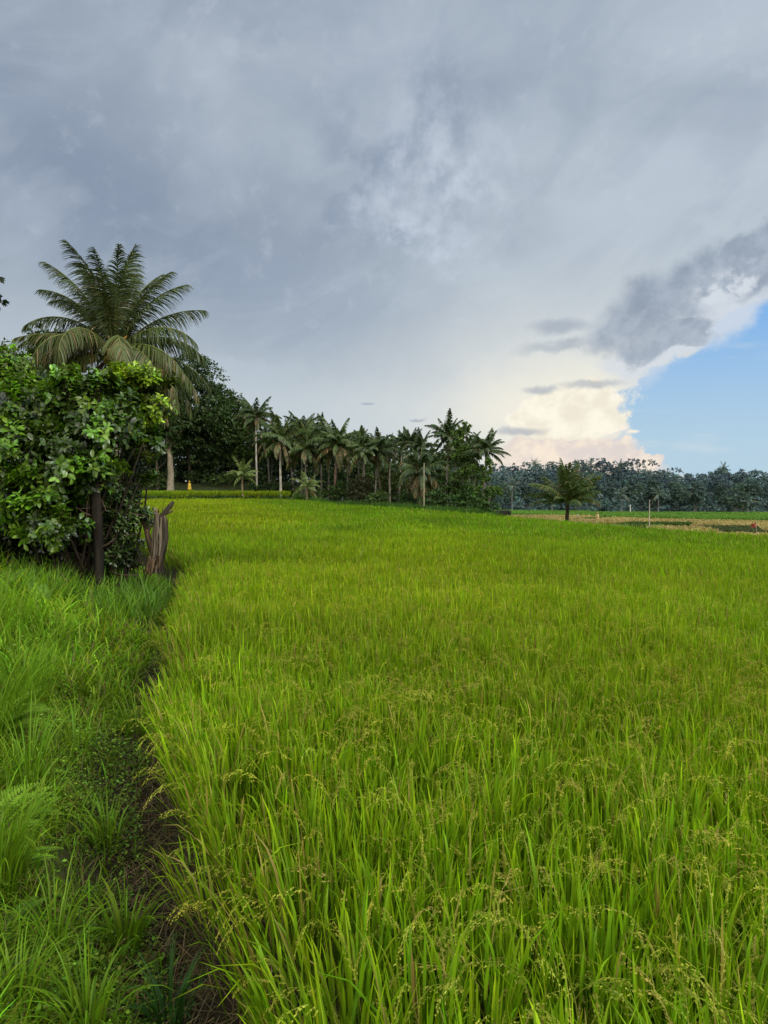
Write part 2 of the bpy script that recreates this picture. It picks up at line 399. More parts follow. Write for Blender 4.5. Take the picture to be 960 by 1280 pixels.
# ------------------------------------------------------------------ palms
def frond_mb(L, elev, arch, n, lmax, w, hang, col, seed, segs=3, dry=0.0, ratio=.16, twist=0., mat_r=.02):
    r = np.random.default_rng(seed)
    R = 17; t = np.linspace(0, 1, R)
    a = radians(elev) - radians(arch) * t ** 1.55
    am = (a[1:] + a[:-1]) / 2; ds = L / (R - 1)
    x = np.concatenate([[0], np.cumsum(np.cos(am) * ds)]); z = np.concatenate([[0], np.cumsum(np.sin(am) * ds)])
    yb = twist * L * t ** 2
    P = np.stack([x, yb, z], -1)
    mb = MB()
    rc = np.array([.16, .19, .05]) if dry < .5 else np.array([.16, .11, .055])
    tube(mb, P, np.linspace(mat_r * 1.5, mat_r * .25, R), rc, 4, 0, False)
    s = np.tile(np.linspace(ratio, .995, n), 2) + r.normal(0, .3 / n, 2 * n); s = np.clip(s, 0, .998)
    side = np.repeat([-1., 1.], n)
    q = s * (R - 1); qi = q.astype(int); qf = (q - qi)[:, None]
    B = P[qi] * (1 - qf) + P[qi + 1] * qf; T = unit(P[qi + 1] - P[qi])
    Nn = unit(np.cross(T, np.array([0, 1., 0])) * -1.); Nn[Nn[:, 2] < 0] *= 1
    Sd = np.cross(Nn, T)
    u = np.clip((s - ratio) / (1 - ratio), 0, 1)
    beta = np.radians(lerp(72, 22, u ** 1.2)) + r.normal(0, .07, 2 * n)
    ll = lmax * np.interp(u, [0, .12, .4, .75, 1], [.45, .8, 1., .72, .32]) * r.uniform(.88, 1.08, 2 * n)
    D0 = T * np.cos(beta)[:, None] + Sd * (side * np.sin(beta))[:, None] + Nn * .22
    RR = segs + 1
    tt = np.linspace(0, 1, RR)
    pts = [B]
    hg = hang * r.uniform(.7, 1.3, 2 * n)
    for k_ in range(segs):
        dd = unit(D0 + np.array([0, 0, -1.]) * (hg * ((k_ + .6) / segs) ** 1.1)[:, None])
        pts.append(pts[-1] + dd * (ll / segs)[:, None])
    PP = np.stack(pts, 1)
    Dm = unit(PP[:, -1] - PP[:, 0]); S = unit(np.cross(Dm, Nn + r.normal(0, .45, (2 * n, 3))))
    Wd = w * np.interp(tt, [0, .3, 1], [.7, 1, .12]) / 2
    c = np.asarray(col, float) * np.exp(r.normal(0, .14, (2 * n, 1))) * np.exp(r.normal(0, .05, (2 * n, 3)))
    if dry > 0:
        dm = (r.random((2 * n, 1)) < dry)
        c = np.where(dm, np.array([.20, .14, .06]) * np.exp(r.normal(0, .25, (2 * n, 1))), c)
    v, f, cc = strip(PP, S[:, None].repeat(RR, 1), np.broadcast_to(Wd, (2 * n, RR)), c * .9, c * 1.05)
    mb.add(v, f, cc)
    return mb

def palm_trunk_mb(H, r0, r1, bendx=.0, bendy=0., col=(.17, .15, .12), rings=26, n=10):
    t = np.linspace(0, 1, rings)
    P = np.stack([bendx * np.sin(t * pi * .5) ** 1.5 * (1) + .02 * np.sin(t * 9), bendy * t ** 1.5, t * H - .25], -1)
    rad = lerp(r0, r1, t ** .7) * (1 + .5 * np.exp(-t * H / .35)) * (1 + .05 * (np.arange(rings) % 2))
    cc = np.asarray(col) * (1 + .18 * np.sin(np.arange(rings) * 1.7))[:, None]
    mb = MB(); tube(mb, P, rad, cc, n, .03); return mb, P[-1]

# --- the big coconut palm behind the shrub (crown about 30 m away)
def big_palm():
    D = 29.; px, hub = 153, 432
    x = (px - 480) / F * D; zh = EYE + (HZ - hub) / F * D; zg = float(ground(x, D))
    r = thing('coconut_palm', 'big coconut palm rising behind the leafy shrub, yellow husks in its crown', 'palm tree', (x, D, zg))
    H = zh - zg
    tb, top = palm_trunk_mb(H, .19, .13, -.35, .2); tb.build('trunk', M_BARK, r)
    top = np.array(top); col = (.075, .105, .032)
    # (azimuth seen from the camera: 0 = right, 90 = away, 180 = left, 270 = toward), elevation, arch, dryness
    FR = [(85, 86, 20, 0), (200, 83, 25, 0), (330, 84, 30, 0), (40, 76, 42, 0), (150, 74, 40, 0), (265, 74, 55, 0),
          (355, 62, 42, 0), (8, 50, 40, 0), (172, 56, 52, 0), (185, 46, 60, 0), (160, 63, 60, 0),
          (345, 40, 62, 0), (15, 28, 60, 0), (178, 28, 52, 0), (193, 14, 40, .1), (330, 12, 60, .05), (350, 2, 55, .1),
          (20, 6, 60, .0), (168, 2, 50, .1), (205, 8, 70, .25), (225, 20, 95, .1), (250, 24, 110, .1), (290, 20, 105, .1),
          (315, 0, 80, .15), (335, -12, 66, .45), (190, -10, 60, .15), (215, -22, 60, .35), (120, 10, 70, 0), (60, 15, 70, 0), (90, 45, 70, 0),
          (70, 80, 30, 0), (110, 80, 32, 0), (245, 80, 50, 0), (300, 78, 45, 0), (0, 70, 40, 0), (180, 72, 45, 0), (322, -22, 62, .7), (338, -5, 75, .25), (182, 20, 70, .1), (5, 18, 75, 0), (198, -4, 70, .05), (352, -14, 60, .1)]
    for k_, (az, el, ar, dr) in enumerate(FR):
        L = 4.25 * rng.uniform(.93, 1.07) * (1.0 if el > 60 else 1.02)
        c = np.array(col) * rng.uniform(.75, 1.2) * (np.array([1.15, 1.1, .9]) if dr else 1)
        if el < 70: ar = ar * rng.uniform(1.1, 1.5); el = el + rng.normal(3, 4)
        if 160 < az < 210 and el < 30: L *= .86
        m = frond_mb(L, el, ar, 96, 1.12, .046, 1.2 if el > 55 else 2.2, c, 100 + k_, 4, max(dr, .03), .14, rng.normal(0, .10), .03)
        m.build('frond', M_PALM, r, loc=top + rng.normal(0, .04, 3), rz=radians(az))
    # crown base: fibre, spathes and husks
    mb = MB(); tube(mb, top + np.array([[0, 0, -.5], [0, 0, -.1], [0, 0, .35], [0, 0, .8]]), [.15, .24, .2, .05], (.13, .095, .05), 10, .12)
    for k_ in range(10):
        a = k_ * 2.4; p0 = top + np.array([.1 * math.cos(a), .1 * math.sin(a), -.1])
        d = np.array([math.cos(a), math.sin(a), rng.uniform(.2, 1.)]); tube(mb, [p0, p0 + d * .35, p0 + d * .65], [.09, .06, .03], (.15, .12, .05), 6, .1)
    mb.build('crown_fibre', M_BARK, r)
    for k_, (dx, dz, tilt) in enumerate([(.35, .1, 38)]):
        mb = MB(); d = np.array([math.cos(radians(tilt)), -.5, math.sin(radians(tilt))]) * .9
        p0 = top + np.array([dx * .3, -.15, dz * .3]); tt = np.linspace(0, 1, 8)[:, None]
        tube(mb, p0 + d * tt * .9, .012 + .085 * np.sin(np.linspace(.15, pi - .05, 8)), (.26, .15, .04), 8, .05)
        mb.build('flower_sheath', M_BARK, r)
    for k_ in range(13):
        mb = MB(); a = rng.uniform(0, 2 * pi); p0 = top + np.array([.28 * math.cos(a), .28 * math.sin(a) - .08, rng.uniform(-.5, -.02)])
        tt = np.linspace(0, pi, 8)
        tube(mb, p0 + np.stack([0 * tt, 0 * tt, -.15 * np.cos(tt)], -1), .005 + .115 * np.sin(tt), (.20, .17, .04) if k_ % 3 else (.32, .2, .05), 9, .02, False)
        mb.build('coconut', M_BARK, r)
    # hanging dead spadix
    mb = MB()
    for k_ in range(9):
        e = np.array([-.7 - .25 * rng.random(), -.2 * rng.random(), -1.1 - .5 * rng.random()]); p0 = top + np.array([-.15, -.1, -.3])
        tube(mb, [p0, p0 + e * np.array([.6, .6, .35]), p0 + e], [.03, .02, .008], (.05, .035, .025), 5, .1)
    mb.build('dead_flower_stalk', M_BARK, r)
big_palm()

# --- shared frond meshes for the middle-distance palms (frond length 1)
def frond_set(seed, n, w, hang, col, els, mat, arch=62, lmax=.23):
    out = []
    for k_, el in enumerate(els):
        out.append([frond_mb(1., el, arch * (1 + .15 * np.sin(k_ * 2.1)) * (.45 if el > 70 else 1), n, lmax, w, hang * (1.5 if el < 10 else 1), np.array(col) * (1.2 if el < 0 else 1) , seed + k_ * 7 + q, 3, (.5 if el < -15 else .04), .13, .05 * (-1) ** k_, .012).mesh('frond', mat) for q in range(2)])
    return out
ELS = [84, 74, 62, 50, 38, 24, 10, -6, -24, -42]
FS_MID = frond_set(300, 38, .044, 1.3, (.075, .12, .035), ELS, M_PALM)
FS_LITE = frond_set(400, 34, .034, 1.0, (.13, .19, .05), ELS, M_PALM, 70)
FS_DARK = frond_set(500, 38, .044, 1.3, (.05, .085, .03), ELS, M_PALM)
FS_FAR = frond_set(600, 16, .055, 1.0, (.085, .135, .13), ELS, M_FAR)  # frond colour carries the bluish haze of distance
TRUNKS = {}
def palm(px, hub, rad_px, D, label, fs, group=None, trunk_r=.15, tcol=(.26, .24, .2), nf=22, lo=9, ecc=1.0, bend=0., name='coconut_palm', base_z=None, tmat=None, hi=0, rings=26):
    x = (px - 480) / F * D; zh = EYE + (HZ - hub) / F * D; zg = float(ground(x, D)) if base_z is None else base_z
    H = max(zh - zg, .3); L = rad_px / F * D
    r = thing(name, label, 'palm tree', (x, D, zg), group=group)
    tb, top = palm_trunk_mb(H, trunk_r * 1.15, trunk_r * .8, bend, 0, tcol, rings, 8); tb.build('trunk', tmat or M_BARK, r)
    a0 = rng.uniform(0, 6.28)
    for k_ in range(nf):
        e = hi + (lo - hi + .99) * (k_ / nf) ** .9
        me = fs[min(int(e), len(fs) - 1)][k_ % 2]
        link('frond', me, r, top, rot=(rng.normal(0, .15), rng.normal(0, .13), a0 + k_ * 2.39996 + rng.normal(0, .2)), sc=L * rng.uniform(.78, 1.12))
    return r
def treeY(px): return float(np.interp(px, [180, 300, 400, 500, 560, 620], [93, 90, 86, 75, 68, 62]))
WHITE = (.34, .32, .28); GREYT = (.15, .135, .11); BRN = (.10, .075, .055)
MID = [
    (336, 549, 26, 9, 'small dark palm between the two white trunked palms', GREYT, .12, FS_DARK, 0., 9),
    (366, 545, 28, 8, 'dark palm crown just left of the tall plume palm', GREYT, .12, FS_DARK, 0., 9),
    (402, 546, 28, 8, 'dark palm crown between the plume palm and the reddish trunk palm', GREYT, .12, FS_DARK, 0., 9),
    (434, 556, 26, 6, 'dark palm crown just right of the reddish trunk palm', GREYT, .12, FS_DARK, 0., 9),
    (468, 560, 24, 7, 'dark palm crown between the narrow palm and the slender one', GREYT, .12, FS_DARK, 0., 9),
    (488, 562, 22, 7, 'low dark palm crown just right of the slender palm', GREYT, .12, FS_DARK, 0., 9),
    (540, 560, 26, 5, 'dark palm crown left under the tallest palm', GREYT, .12, FS_DARK, 0., 9),
    (588, 560, 24, 5, 'dark palm crown left of the rightmost palm of the grove', GREYT, .12, FS_DARK, 0., 9),
  # px, hub y, radius px, depth offset, label, trunk colour
    (322, 521, 31, 4, 'tall palm with white trunk leaning out beside the big dark tree', WHITE, .12, FS_DARK, -0.3, 8),
    (350, 550, 37, -2, 'palm with straight white trunk and a full round crown', WHITE, .15, FS_MID, 0.1, 9),
    (378, 541, 34, 5, 'palm with tall plume crown behind the twin grey trunks', GREYT, .13, FS_DARK, 0., 9),
    (385, 560, 38, 0, 'grey trunk palm directly above the small yellowish palm', GREYT, .15, FS_MID, 0., 9),
    (391, 556, 33, 3, 'thin pale palm trunk just right of the plume palm', GREYT, .12, FS_DARK, .2, 9),
    (418, 555, 36, 0, 'round crowned palm with reddish trunk left of the cacao bush', (.17, .11, .085), .15, FS_MID, -.1, 9),
    (411, 560, 26, 5, 'slim leaning palm tucked behind the reddish trunk palm', GREYT, .12, FS_DARK, .4, 8),
    (457, 564, 33, 0, 'palm with narrow upright crown above the cacao bush', GREYT, .14, FS_MID, 0., 8),
    (446, 556, 22, 8, 'small far palm crown between the two larger palms', GREYT, .1, FS_DARK, 0., 8),
    (478, 563, 31, 2, 'slender dark trunk palm with spread out arching fronds', BRN, .12, FS_DARK, 0., 7),
    (514, 557, 28, 3, 'palm whose star shaped crown tops the dark shrubs', BRN, .12, FS_DARK, 0., 7),
    (498, 556, 20, 9, 'small palm crown peeping out behind the star shaped palm', GREYT, .1, FS_DARK, 0., 7),
    (556, 547, 33, 3, 'tallest palm of the right hand grove, ragged open crown', GREYT, .13, FS_DARK, 0., 7),
    (604, 563, 31, 0, 'palm at the right end of the grove, fronds swept right', GREYT, .12, FS_DARK, -.2, 7),
    (532, 588, 42, -6, 'low wide palm with long dark drooping fronds in the grove', GREYT, .14, FS_DARK, 0., 9),
    (571, 566, 24, 4, 'small palm squeezed between tall thin trees of the grove', GREYT, .11, FS_MID, 0., 7),
]
for px, hub, rp, dd, lab, tc, tr, fs, bd, lo in MID:
    palm(px + rng.normal(0, 1), hub - 2, rp * 1.02, treeY(px) + dd, lab, fs, 'coconut palms along the far field edge', tr, tc, int(rng.integers(24, 32)), lo, bend=bd + rng.normal(0, .35), hi=rng.uniform(.2, 1.6))
palm(303, 592, 25, 84, 'young pale green palm standing alone at the terrace edge', FS_LITE, None, .12, (.2, .16, .1), 16, 7)
palm(384, 606, 24, 79, 'small yellowish palm with fronds springing from the ground', FS_LITE, None, .12, (.2, .16, .1), 16, 8, base_z=None)
sp = palm(709, 624, 50, 46, 'lone young coconut palm standing beyond the rice on the right', frond_set(700, 46, .028, 1.1, (.06, .10, .022), ELS, M_PALM, 52, .24), None, .14, (.035, .028, .02), 34, 4.9)
fm = frond_mb(2.1, 12, 60, 40, .4, .03, 1.6, (.30, .13, .04), 801, 3, .8)
df = fm.build('dead_frond', M_PALM, sp, loc=(.1, -.1, 46 * (610 - 624) / F + EYE - float(ground((709 - 480) / F * 46, 46)) - .05), rz=radians(-18)); df['label'] = 'dried orange brown frond hanging on the right'

# ------------------------------------------------------------------ broadleaf trees
def crown_mb(lobes, leaf, n, col, flat=.75, shell=.5, seed=0, droop=.2, up=.8):
    """lobes: (cx, cy, cz, r).  leaf faces scattered through each lobe, thicker near its skin, gathered into sprays"""
    mb = MB(); lobes = np.asarray(lobes, float)
    wgt = lobes[:, 3] ** 2; cnt = rng.multinomial(n, wgt / wgt.sum())
    for (cx, cy, cz, r), c in zip(lobes, cnt):
        ns = max(c // 14, 3)
        d = rand_dirs(ns, .25); rr = r * (1 - shell * rng.random(ns) ** 1.6) * rng.uniform(.82, 1.16, ns)
        ctr = np.stack([cx + d[:, 0] * rr, cy + d[:, 1] * rr, cz + d[:, 2] * rr * flat], -1)
        J = rng.integers(0, ns, c)
        sp_ = rand_dirs(c) * (r * .24 * rng.random(c) ** .6)[:, None]; sp_[:, 2] *= .55
        P = ctr[J] + sp_
        D = unit(d[J] + rand_dirs(c) * .9 + np.array([0, 0, -.15])); U = unit(rand_dirs(c) * .7 + np.array([0, 0, up]))
        sprayc = vary(col, ns, .22, .07)[J]
        L = leaf * rng.uniform(.65, 1.3, c)
        leaves(mb, P, D, U, L, L * rng.uniform(.45, .7, c), sprayc * np.exp(rng.normal(0, .15, (c, 1))), droop, rich=False)
    return mb
def limbs_mb(H, r0, lobes, col, fork=.4, n=8, bend=0.):
    mb = MB(); lobes = np.asarray(lobes, float)
    t = np.linspace(0, 1, 9); fz = H * fork
    top = np.array([bend, 0, H * .8])
    P = np.stack([bend * t ** 1.5 + .03 * H * np.sin(t * 5) * t, .02 * H * np.sin(t * 4 + 1) * t, t * H * .8 - .2], -1)
    tube(mb, P, lerp(r0, r0 * .25, t) * (1 + .6 * np.exp(-t * 14)), col, n, .06)
    for cx, cy, cz, r in lobes[:14]:
        k_ = np.clip((cz - r * .5) / (H * .8) * rng.uniform(.5, .8), fork * .6, .95) * 8
        p0 = P[int(k_)]; p1 = np.array([cx, cy, cz]); m = (p0 + p1) / 2 + np.array([0, 0, -.05 * H]) * rng.uniform(-.5, 1)
        tube(mb, [p0, (p0 + m) / 2, m, (m + p1) / 2, p1], np.array([.42, .34, .26, .17, .06]) * r0 * (1 - k_ / 14), col, 5, .08)
    return mb
def make_lobes(H, R, base, n, r, flat=1., top=1.0):
    """n lobes within a crown of radius R between height base and H"""
    out = []
    hc = (H + base) / 2; hh = (H - base) / 2
    for k_ in range(n):
        d = rand_dirs(1)[0]; q = rng.random() ** .4
        cz = hc + d[2] * (hh - r * .7) * q
        w = R * q * (1 - .25 * max(0, d[2]))
        out.append((d[0] * w * .85, d[1] * w * .85, cz, r * rng.uniform(.75, 1.25)))
    out.append((0, 0, H - r * .8, r))
    return out
def btree(px, top, wid_px, D, label, col, name='broadleaf_tree', cat='tree', nleaf=6000, leaf=.3, base_frac=.25, nl=14, lr=.38, tcol=(.07, .06, .045), tr=.014, group=None, mat=None, fork=.35, bend=0., base_z=None):
    x = (px - 480) / F * D; zg = float(ground(x, D)) if base_z is None else base_z
    H = EYE + (HZ - top) / F * D - zg; R = wid_px / 2 / F * D
    r = thing(name, label, cat, (x, D, zg), rz=rng.uniform(0, 6.28) if not bend else 0, group=group)
    lob = make_lobes(H, R, H * base_frac, nl, R * lr)
    limbs_mb(H, max(tr * H, .05), lob, tcol, fork, bend=bend).build('trunk', M_BARK, r)
    crown_mb(lob, leaf, nleaf, col).build('crown', mat or M_TREE, r)
    return r
DK = (.040, .070, .020); MDG = (.058, .10, .024); LTG = (.085, .15, .03); OLV = (.075, .10, .028)
# big dark trees at the left
LEFT = [
    (238, 440, 112, 100, 'huge dark spreading tree with the highest crown behind the palm', DK, 26000, .42, .12, 40),
    (288, 484, 84, 103, 'dark round crowned tree stepping down beside the white palm', MDG, 13000, .40, .05, 24),
    (198, 478, 70, 97, 'dark tree half hidden behind the hanging brown frond', DK, 10000, .42, .2, 22),
    (312, 524, 52, 101, 'smaller bright edged tree below the leaning white palm', MDG, 5000, .32, .1, 12),
    (262, 545, 80, 104, 'shadowy low tree filling the gap at the terrace', DK, 7000, .34, .02, 16),
    (60, 412, 110, 40, 'dark tree crown showing over the shrub at far left', DK, 9000, .24, .3, 18),
    (170, 520, 90, 102, 'shadowy tree seen behind the shrub edge', DK, 7000, .34, .02, 16),
]
for a in LEFT: btree(a[0], a[1], a[2], a[3], a[4], a[5], nleaf=a[6], leaf=a[7], base_frac=a[8], nl=a[9], group='dark trees at the left edge of the field')
# pale massive trunk under the left trees
def pale_trunk():
    D = 96; x = (213 - 480) / F * D; zg = float(ground(x, D)); t = np.linspace(0, 1, 12)
    H = 8.5
    r = thing('forest_tree', 'old tree with a thick pale trunk at the dark forest edge', 'tree', (x, D, zg))
    mb = MB(); P = np.stack([-.2 * t + .15 * np.sin(t * 4), 0 * t, t * H - .2], -1)
    tube(mb, P, lerp(.42, .30, t) * (1 + .5 * np.exp(-t * 9)), (.20, .175, .13), 12, .06)
    tube(mb, [P[7], P[7] + [-1., 0, 1.6], P[7] + [-2, 0, 4]], [.25, .2, .1], (.27, .23, .17), 8, .05)
    tube(mb, [P[8], P[8] + [1., 0, 1.6], P[8] + [2.4, 0, 3.4]], [.25, .2, .1], (.27, .23, .17), 8, .05)
    mb.build('trunk', M_BARK, r)
    crown_mb(make_lobes(14, 5, 6.6, 14, 2.), .38, 7000, DK).build('crown', M_TREE, r)
pale_trunk()
# trees and shrubs of the grove
GROVE = [
    (340, 540, 56, 100, 'dark leafy tree behind the first white palm trunk', DK, 4500, .34, .05, 12),
    (368, 543, 54, 101, 'dark leafy tree between the white and grey palm trunks', DK, 4500, .34, .05, 12),
    (402, 546, 54, 100, 'dark leafy tree behind the twin palm trunks', DK, 4500, .34, .05, 12),
    (438, 550, 54, 98, 'dark leafy tree right of the reddish palm trunk', DK, 4500, .34, .05, 12),
    (472, 560, 50, 93, 'low dark tree behind the slender palm', MDG, 4000, .32, .05, 12),
    (502, 562, 50, 86, 'bushy olive tree under the star shaped palm', OLV, 4500, .3, .05, 12),
    (540, 560, 56, 76, 'broad dark tree in the middle of the grove', MDG, 5500, .28, .05, 14),
    (560, 555, 40, 80, 'dark tree under the tallest palm', DK, 4500, .28, .05, 12),
    (580, 528, 40, 66, 'tall thin tree with pointed leafy top in the grove', LTG, 4200, .25, .3, 12),
    (594, 548, 40, 64, 'tall slender light green tree near the right palm', LTG, 4200, .25, .12, 12),
    (612, 575, 26, 62, 'airy green tree at the right edge of the grove', LTG, 2600, .24, .05, 9),
    (320, 585, 34, 95, 'small dark tree at the foot of the leaning palm', DK, 3000, .32, .0, 9),
    (575, 592, 50, 70, 'shady shrub tree low in the grove', MDG, 4500, .26, .0, 12),
]
for a in GROVE: btree(a[0], a[1], a[2], a[3], a[4], a[5], nleaf=a[6], leaf=a[7], base_frac=a[8], nl=a[9], group='leafy trees of the grove', tcol=(.13, .12, .10), tr=.009)
def shrub(px, top, wid_px, D, label, col, n=2500, leaf=.22, nl=9, name='shrub', group='shrubs along the foot of the grove', mat=None, dz=0):
    x = (px - 480) / F * D; zg = float(ground(x, D)) + dz
    H = EYE + (HZ - top) / F * D - zg; R = wid_px / 2 / F * D
    r = thing(name, label, 'shrub', (x, D, zg), group=group)
    lob = make_lobes(H, R, 0, nl, min(R * .45, H * .5))
    limbs_mb(H, .05, lob, (.08, .06, .04), .1, 5).build('stem', M_BARK, r)
    crown_mb(lob, leaf, n, col, .85).build('foliage', mat or M_TREE, r)
SHR = [
    (455, 592, 52, 79, 'rounded reddish green cacao bush standing in front of the palms', (.05, .055, .022), 3500),
    (426, 603, 42, 83, 'dark rounded shrub behind the yellowish palm', MDG, 2500),
    (350, 604, 50, 88, 'low dark shrub at the foot of the white palm', DK, 2500),
    (280, 592, 60, 98, 'wide low shrub on the terrace behind the young palm', MDG, 2600),
    (247, 590, 40, 100, 'dark shrub behind the yellow scarecrow', DK, 2400),
    (196, 586, 46, 97, 'leafy shrub at the foot of the pale trunk', MDG, 2600),
    (478, 612, 44, 73, 'low shrub right of the cacao bush', MDG, 2200),
    (510, 614, 46, 68, 'low shrub near the white rags', (.04, .075, .02), 2200),
    (550, 612, 44, 62, 'dark green shrub under the wide palm', (.04, .08, .02), 2200),
    (583, 604, 40, 58, 'bright green shrub near the corner of the rice field', (.05, .105, .025), 2600),
    (606, 612, 32, 56, 'outermost shrub at the right corner of the grove', (.05, .10, .025), 2000),
    (396, 612, 40, 82, 'small weedy shrub beside the yellowish palm', MDG, 1800),
    (322, 606, 40, 90, 'small dark shrub between young palm and white trunk', DK, 1800),
]
for a in SHR: shrub(*a)
lobs = []
for k_ in range(540):
    px = rng.uniform(-160, 585); D_ = rng.uniform(104, 128); hmax = EYE + (HZ - np.interp(px, [120, 300, 330, 400, 470, 585], [500, 520, 538, 548, 560, 570])) / F * D_
    x_ = (px - 480) / F * D_; g_ = float(ground(x_, D_)); r_ = rng.uniform(1.6, 2.8); lobs.append((x_, D_, g_ + rng.uniform(.0, 1) ** .9 * max(hmax - g_ - r_, .5), r_))
for k_ in range(90):      # low growth right at the edge of the wood
    px = rng.uniform(120, 350); D_ = rng.uniform(99.5, 107); x_ = (px - 480) / F * D_; lobs.append((x_, D_, float(ground(x_, D_)) + rng.uniform(.2, 1.8), rng.uniform(1., 1.7)))
kind(crown_mb(lobs, .5, 150000, (.036, .062, .026), .9).build('dark_woodland', M_TREE), 'stuff', 'deep shady woodland closing the view behind the grove')
# grass strip along the far edge of the rice
def far_edge_grass():
    mb = MB(); n = 22000
    t = rng.uniform(-.125, .17, n); Yv = Yedge(t) + rng.uniform(.6, 5, n); x = t * Yv
    tall = .5 + .9 * fbm(x, Yv, 2.5) 
    base = np.stack([x, Yv, ground(x, Yv)], -1)
    c = vary((.06, .13, .022), n, .25)
    blades(mb, base, rng.uniform(0, 6.28, n), tall * rng.uniform(.7, 1.2, n), rng.uniform(.05, .09, n), rng.uniform(0, .5, n), rng.uniform(.2, 1.4, n), c * .6, c, 2)
    # front of the raised terrace
    n = 5000; x = rng.uniform(-36, -10, n); yy = 81.2 - (x + 20) * .02 - .5 * np.sin(x * .5) + rng.normal(-.3, .35, n)
    base = np.stack([x, yy, ground(x, yy)], -1); c = vary((.03, .07, .015), n, .25)
    blades(mb, base, rng.uniform(0, 6.28, n), rng.uniform(.2, .42, n), rng.uniform(.05, .09, n), rng.uniform(0, .6, n), rng.uniform(.2, 1.4, n), c * .6, c, 2)
    kind(mb.build('edge_grass', M_GRASS), 'stuff', 'rough dark grass along the far edge of the rice')
far_edge_grass()

# ------------------------------------------------------------------ far forest
FAR_HAZE = [(.070, .118, .095), (.080, .135, .092), (.062, .105, .092), (.088, .14, .085)]  # aerial haze is mixed into these leaf colours
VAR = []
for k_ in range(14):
    if k_ == 7: FAR_HAZE = [(.078, .122, .138), (.086, .135, .146), (.072, .114, .136), (.092, .14, .136)]  # rear trees: more blue haze painted into the leaves
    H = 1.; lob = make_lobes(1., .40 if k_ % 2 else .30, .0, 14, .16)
    VAR.append((limbs_mb(1., .014, lob, (.16, .16, .15), .4, 5).mesh('trunk', M_BARK), crown_mb(lob, .046, 4600, FAR_HAZE[k_ % 4]).mesh('crown', M_FAR)))
lob = [(-.2, 0, .93, .08), (.14, .05, .97, .09), (.0, -.1, .88, .09), (.25, 0, .86, .07), (-.05, .1, .99, .06)]
UMB = (limbs_mb(1.1, .012, lob, (.10, .11, .10), .6, 5).mesh('trunk', M_BARK), crown_mb(lob, .04, 450, FAR_HAZE[2], .35).mesh('crown', M_FAR))
def ridge(px): return np.interp(px, [380, 600, 650, 700, 760, 820, 850, 880, 905, 960, 1050], [588, 578, 577, 574, 577, 583, 589, 590, 585, 588, 590])
def far_tree(px, top, D, v, label, group, name='forest_tree', fat=1.):
    x = (px - 480) / F * D; zg = float(ground(x, D)); H = EYE + (HZ - top) / F * D - zg
    r = thing(name, label, 'tree', (x, D, zg), rz=rng.uniform(0, 6.28), group=group)
    for me, nm in zip(v, ('trunk', 'crown')):
        o = link(nm, me, r); o.scale = (H * fat, H * fat, H)
rows = [(198, 24, 600, 8, 'tree in the lowest hazy row of the far forest, directly above the green strip', 'front row trees of the far forest'),
        (222, 28, 592, 7, 'tree halfway up the hazy blue green far forest', 'middle trees of the far forest'),
        (252, 28, 586, 6, 'tree in the upper part of the hazy far forest', 'upper trees of the far forest'),
        (290, 34, None, 5, 'small crowned tree on the skyline of the far forest', 'skyline trees of the far forest')]
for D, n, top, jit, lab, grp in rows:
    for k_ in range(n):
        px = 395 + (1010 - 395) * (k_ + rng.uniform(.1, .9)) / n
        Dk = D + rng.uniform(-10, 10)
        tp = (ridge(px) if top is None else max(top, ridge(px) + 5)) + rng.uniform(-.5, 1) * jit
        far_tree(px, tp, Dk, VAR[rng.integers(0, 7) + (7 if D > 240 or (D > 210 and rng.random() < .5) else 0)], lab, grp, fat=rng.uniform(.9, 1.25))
for px, tp, lab in [(748, 573, 'flat topped emergent tree on the skyline above the lone palm'), (793, 574, 'tallest flat topped emergent tree on the skyline'),
                (811, 575, 'flat topped skyline tree right of the tallest emergent'), (783, 578, 'thin flat topped skyline tree left of the tallest emergent'), (845, 585, 'lone flat crowned tree in the dip of the skyline')]:
    far_tree(px, tp, 285, UMB, lab, 'flat topped trees above the far forest', 'emergent_tree')
for px, hub, lab in [(668, 580, 'far palm on the skyline left of the lone palm'), (722, 583, 'far skyline palm just behind the lone palm'), (738, 580, 'far skyline palm above the bamboo pole'), (903, 586, 'far palm crown on the right hand hump of the skyline'),
                     (774, 582, 'far palm between the emergent trees')]:
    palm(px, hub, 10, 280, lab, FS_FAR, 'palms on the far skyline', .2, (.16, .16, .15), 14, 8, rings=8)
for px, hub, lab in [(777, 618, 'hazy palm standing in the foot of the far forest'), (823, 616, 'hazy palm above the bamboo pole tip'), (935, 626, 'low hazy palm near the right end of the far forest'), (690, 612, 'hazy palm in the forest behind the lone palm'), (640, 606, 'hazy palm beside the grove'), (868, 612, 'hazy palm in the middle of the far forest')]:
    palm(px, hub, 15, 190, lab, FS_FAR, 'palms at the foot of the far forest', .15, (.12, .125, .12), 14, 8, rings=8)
# undergrowth mass at the foot of the forest
mb = MB(); lobs = [((rng.uniform(395, 1010) - 480) / F * D_, D_, float(ground((700 - 480) / F * D_, D_)) + rng.uniform(.5, 2.5) + (D_ > 206) * rng.uniform(0, 7), rng.uniform(2.2, 4.4)) for D_ in list(rng.uniform(192, 205, 90)) + list(rng.uniform(208, 320, 220))]
mb = crown_mb(lobs, .8, 70000, (.090, .145, .135), .8)  # leaf colour includes a painted haze tint
kind(mb.build('forest_undergrowth', M_FAR), 'stuff', 'hazy undergrowth at the foot of the far forest')

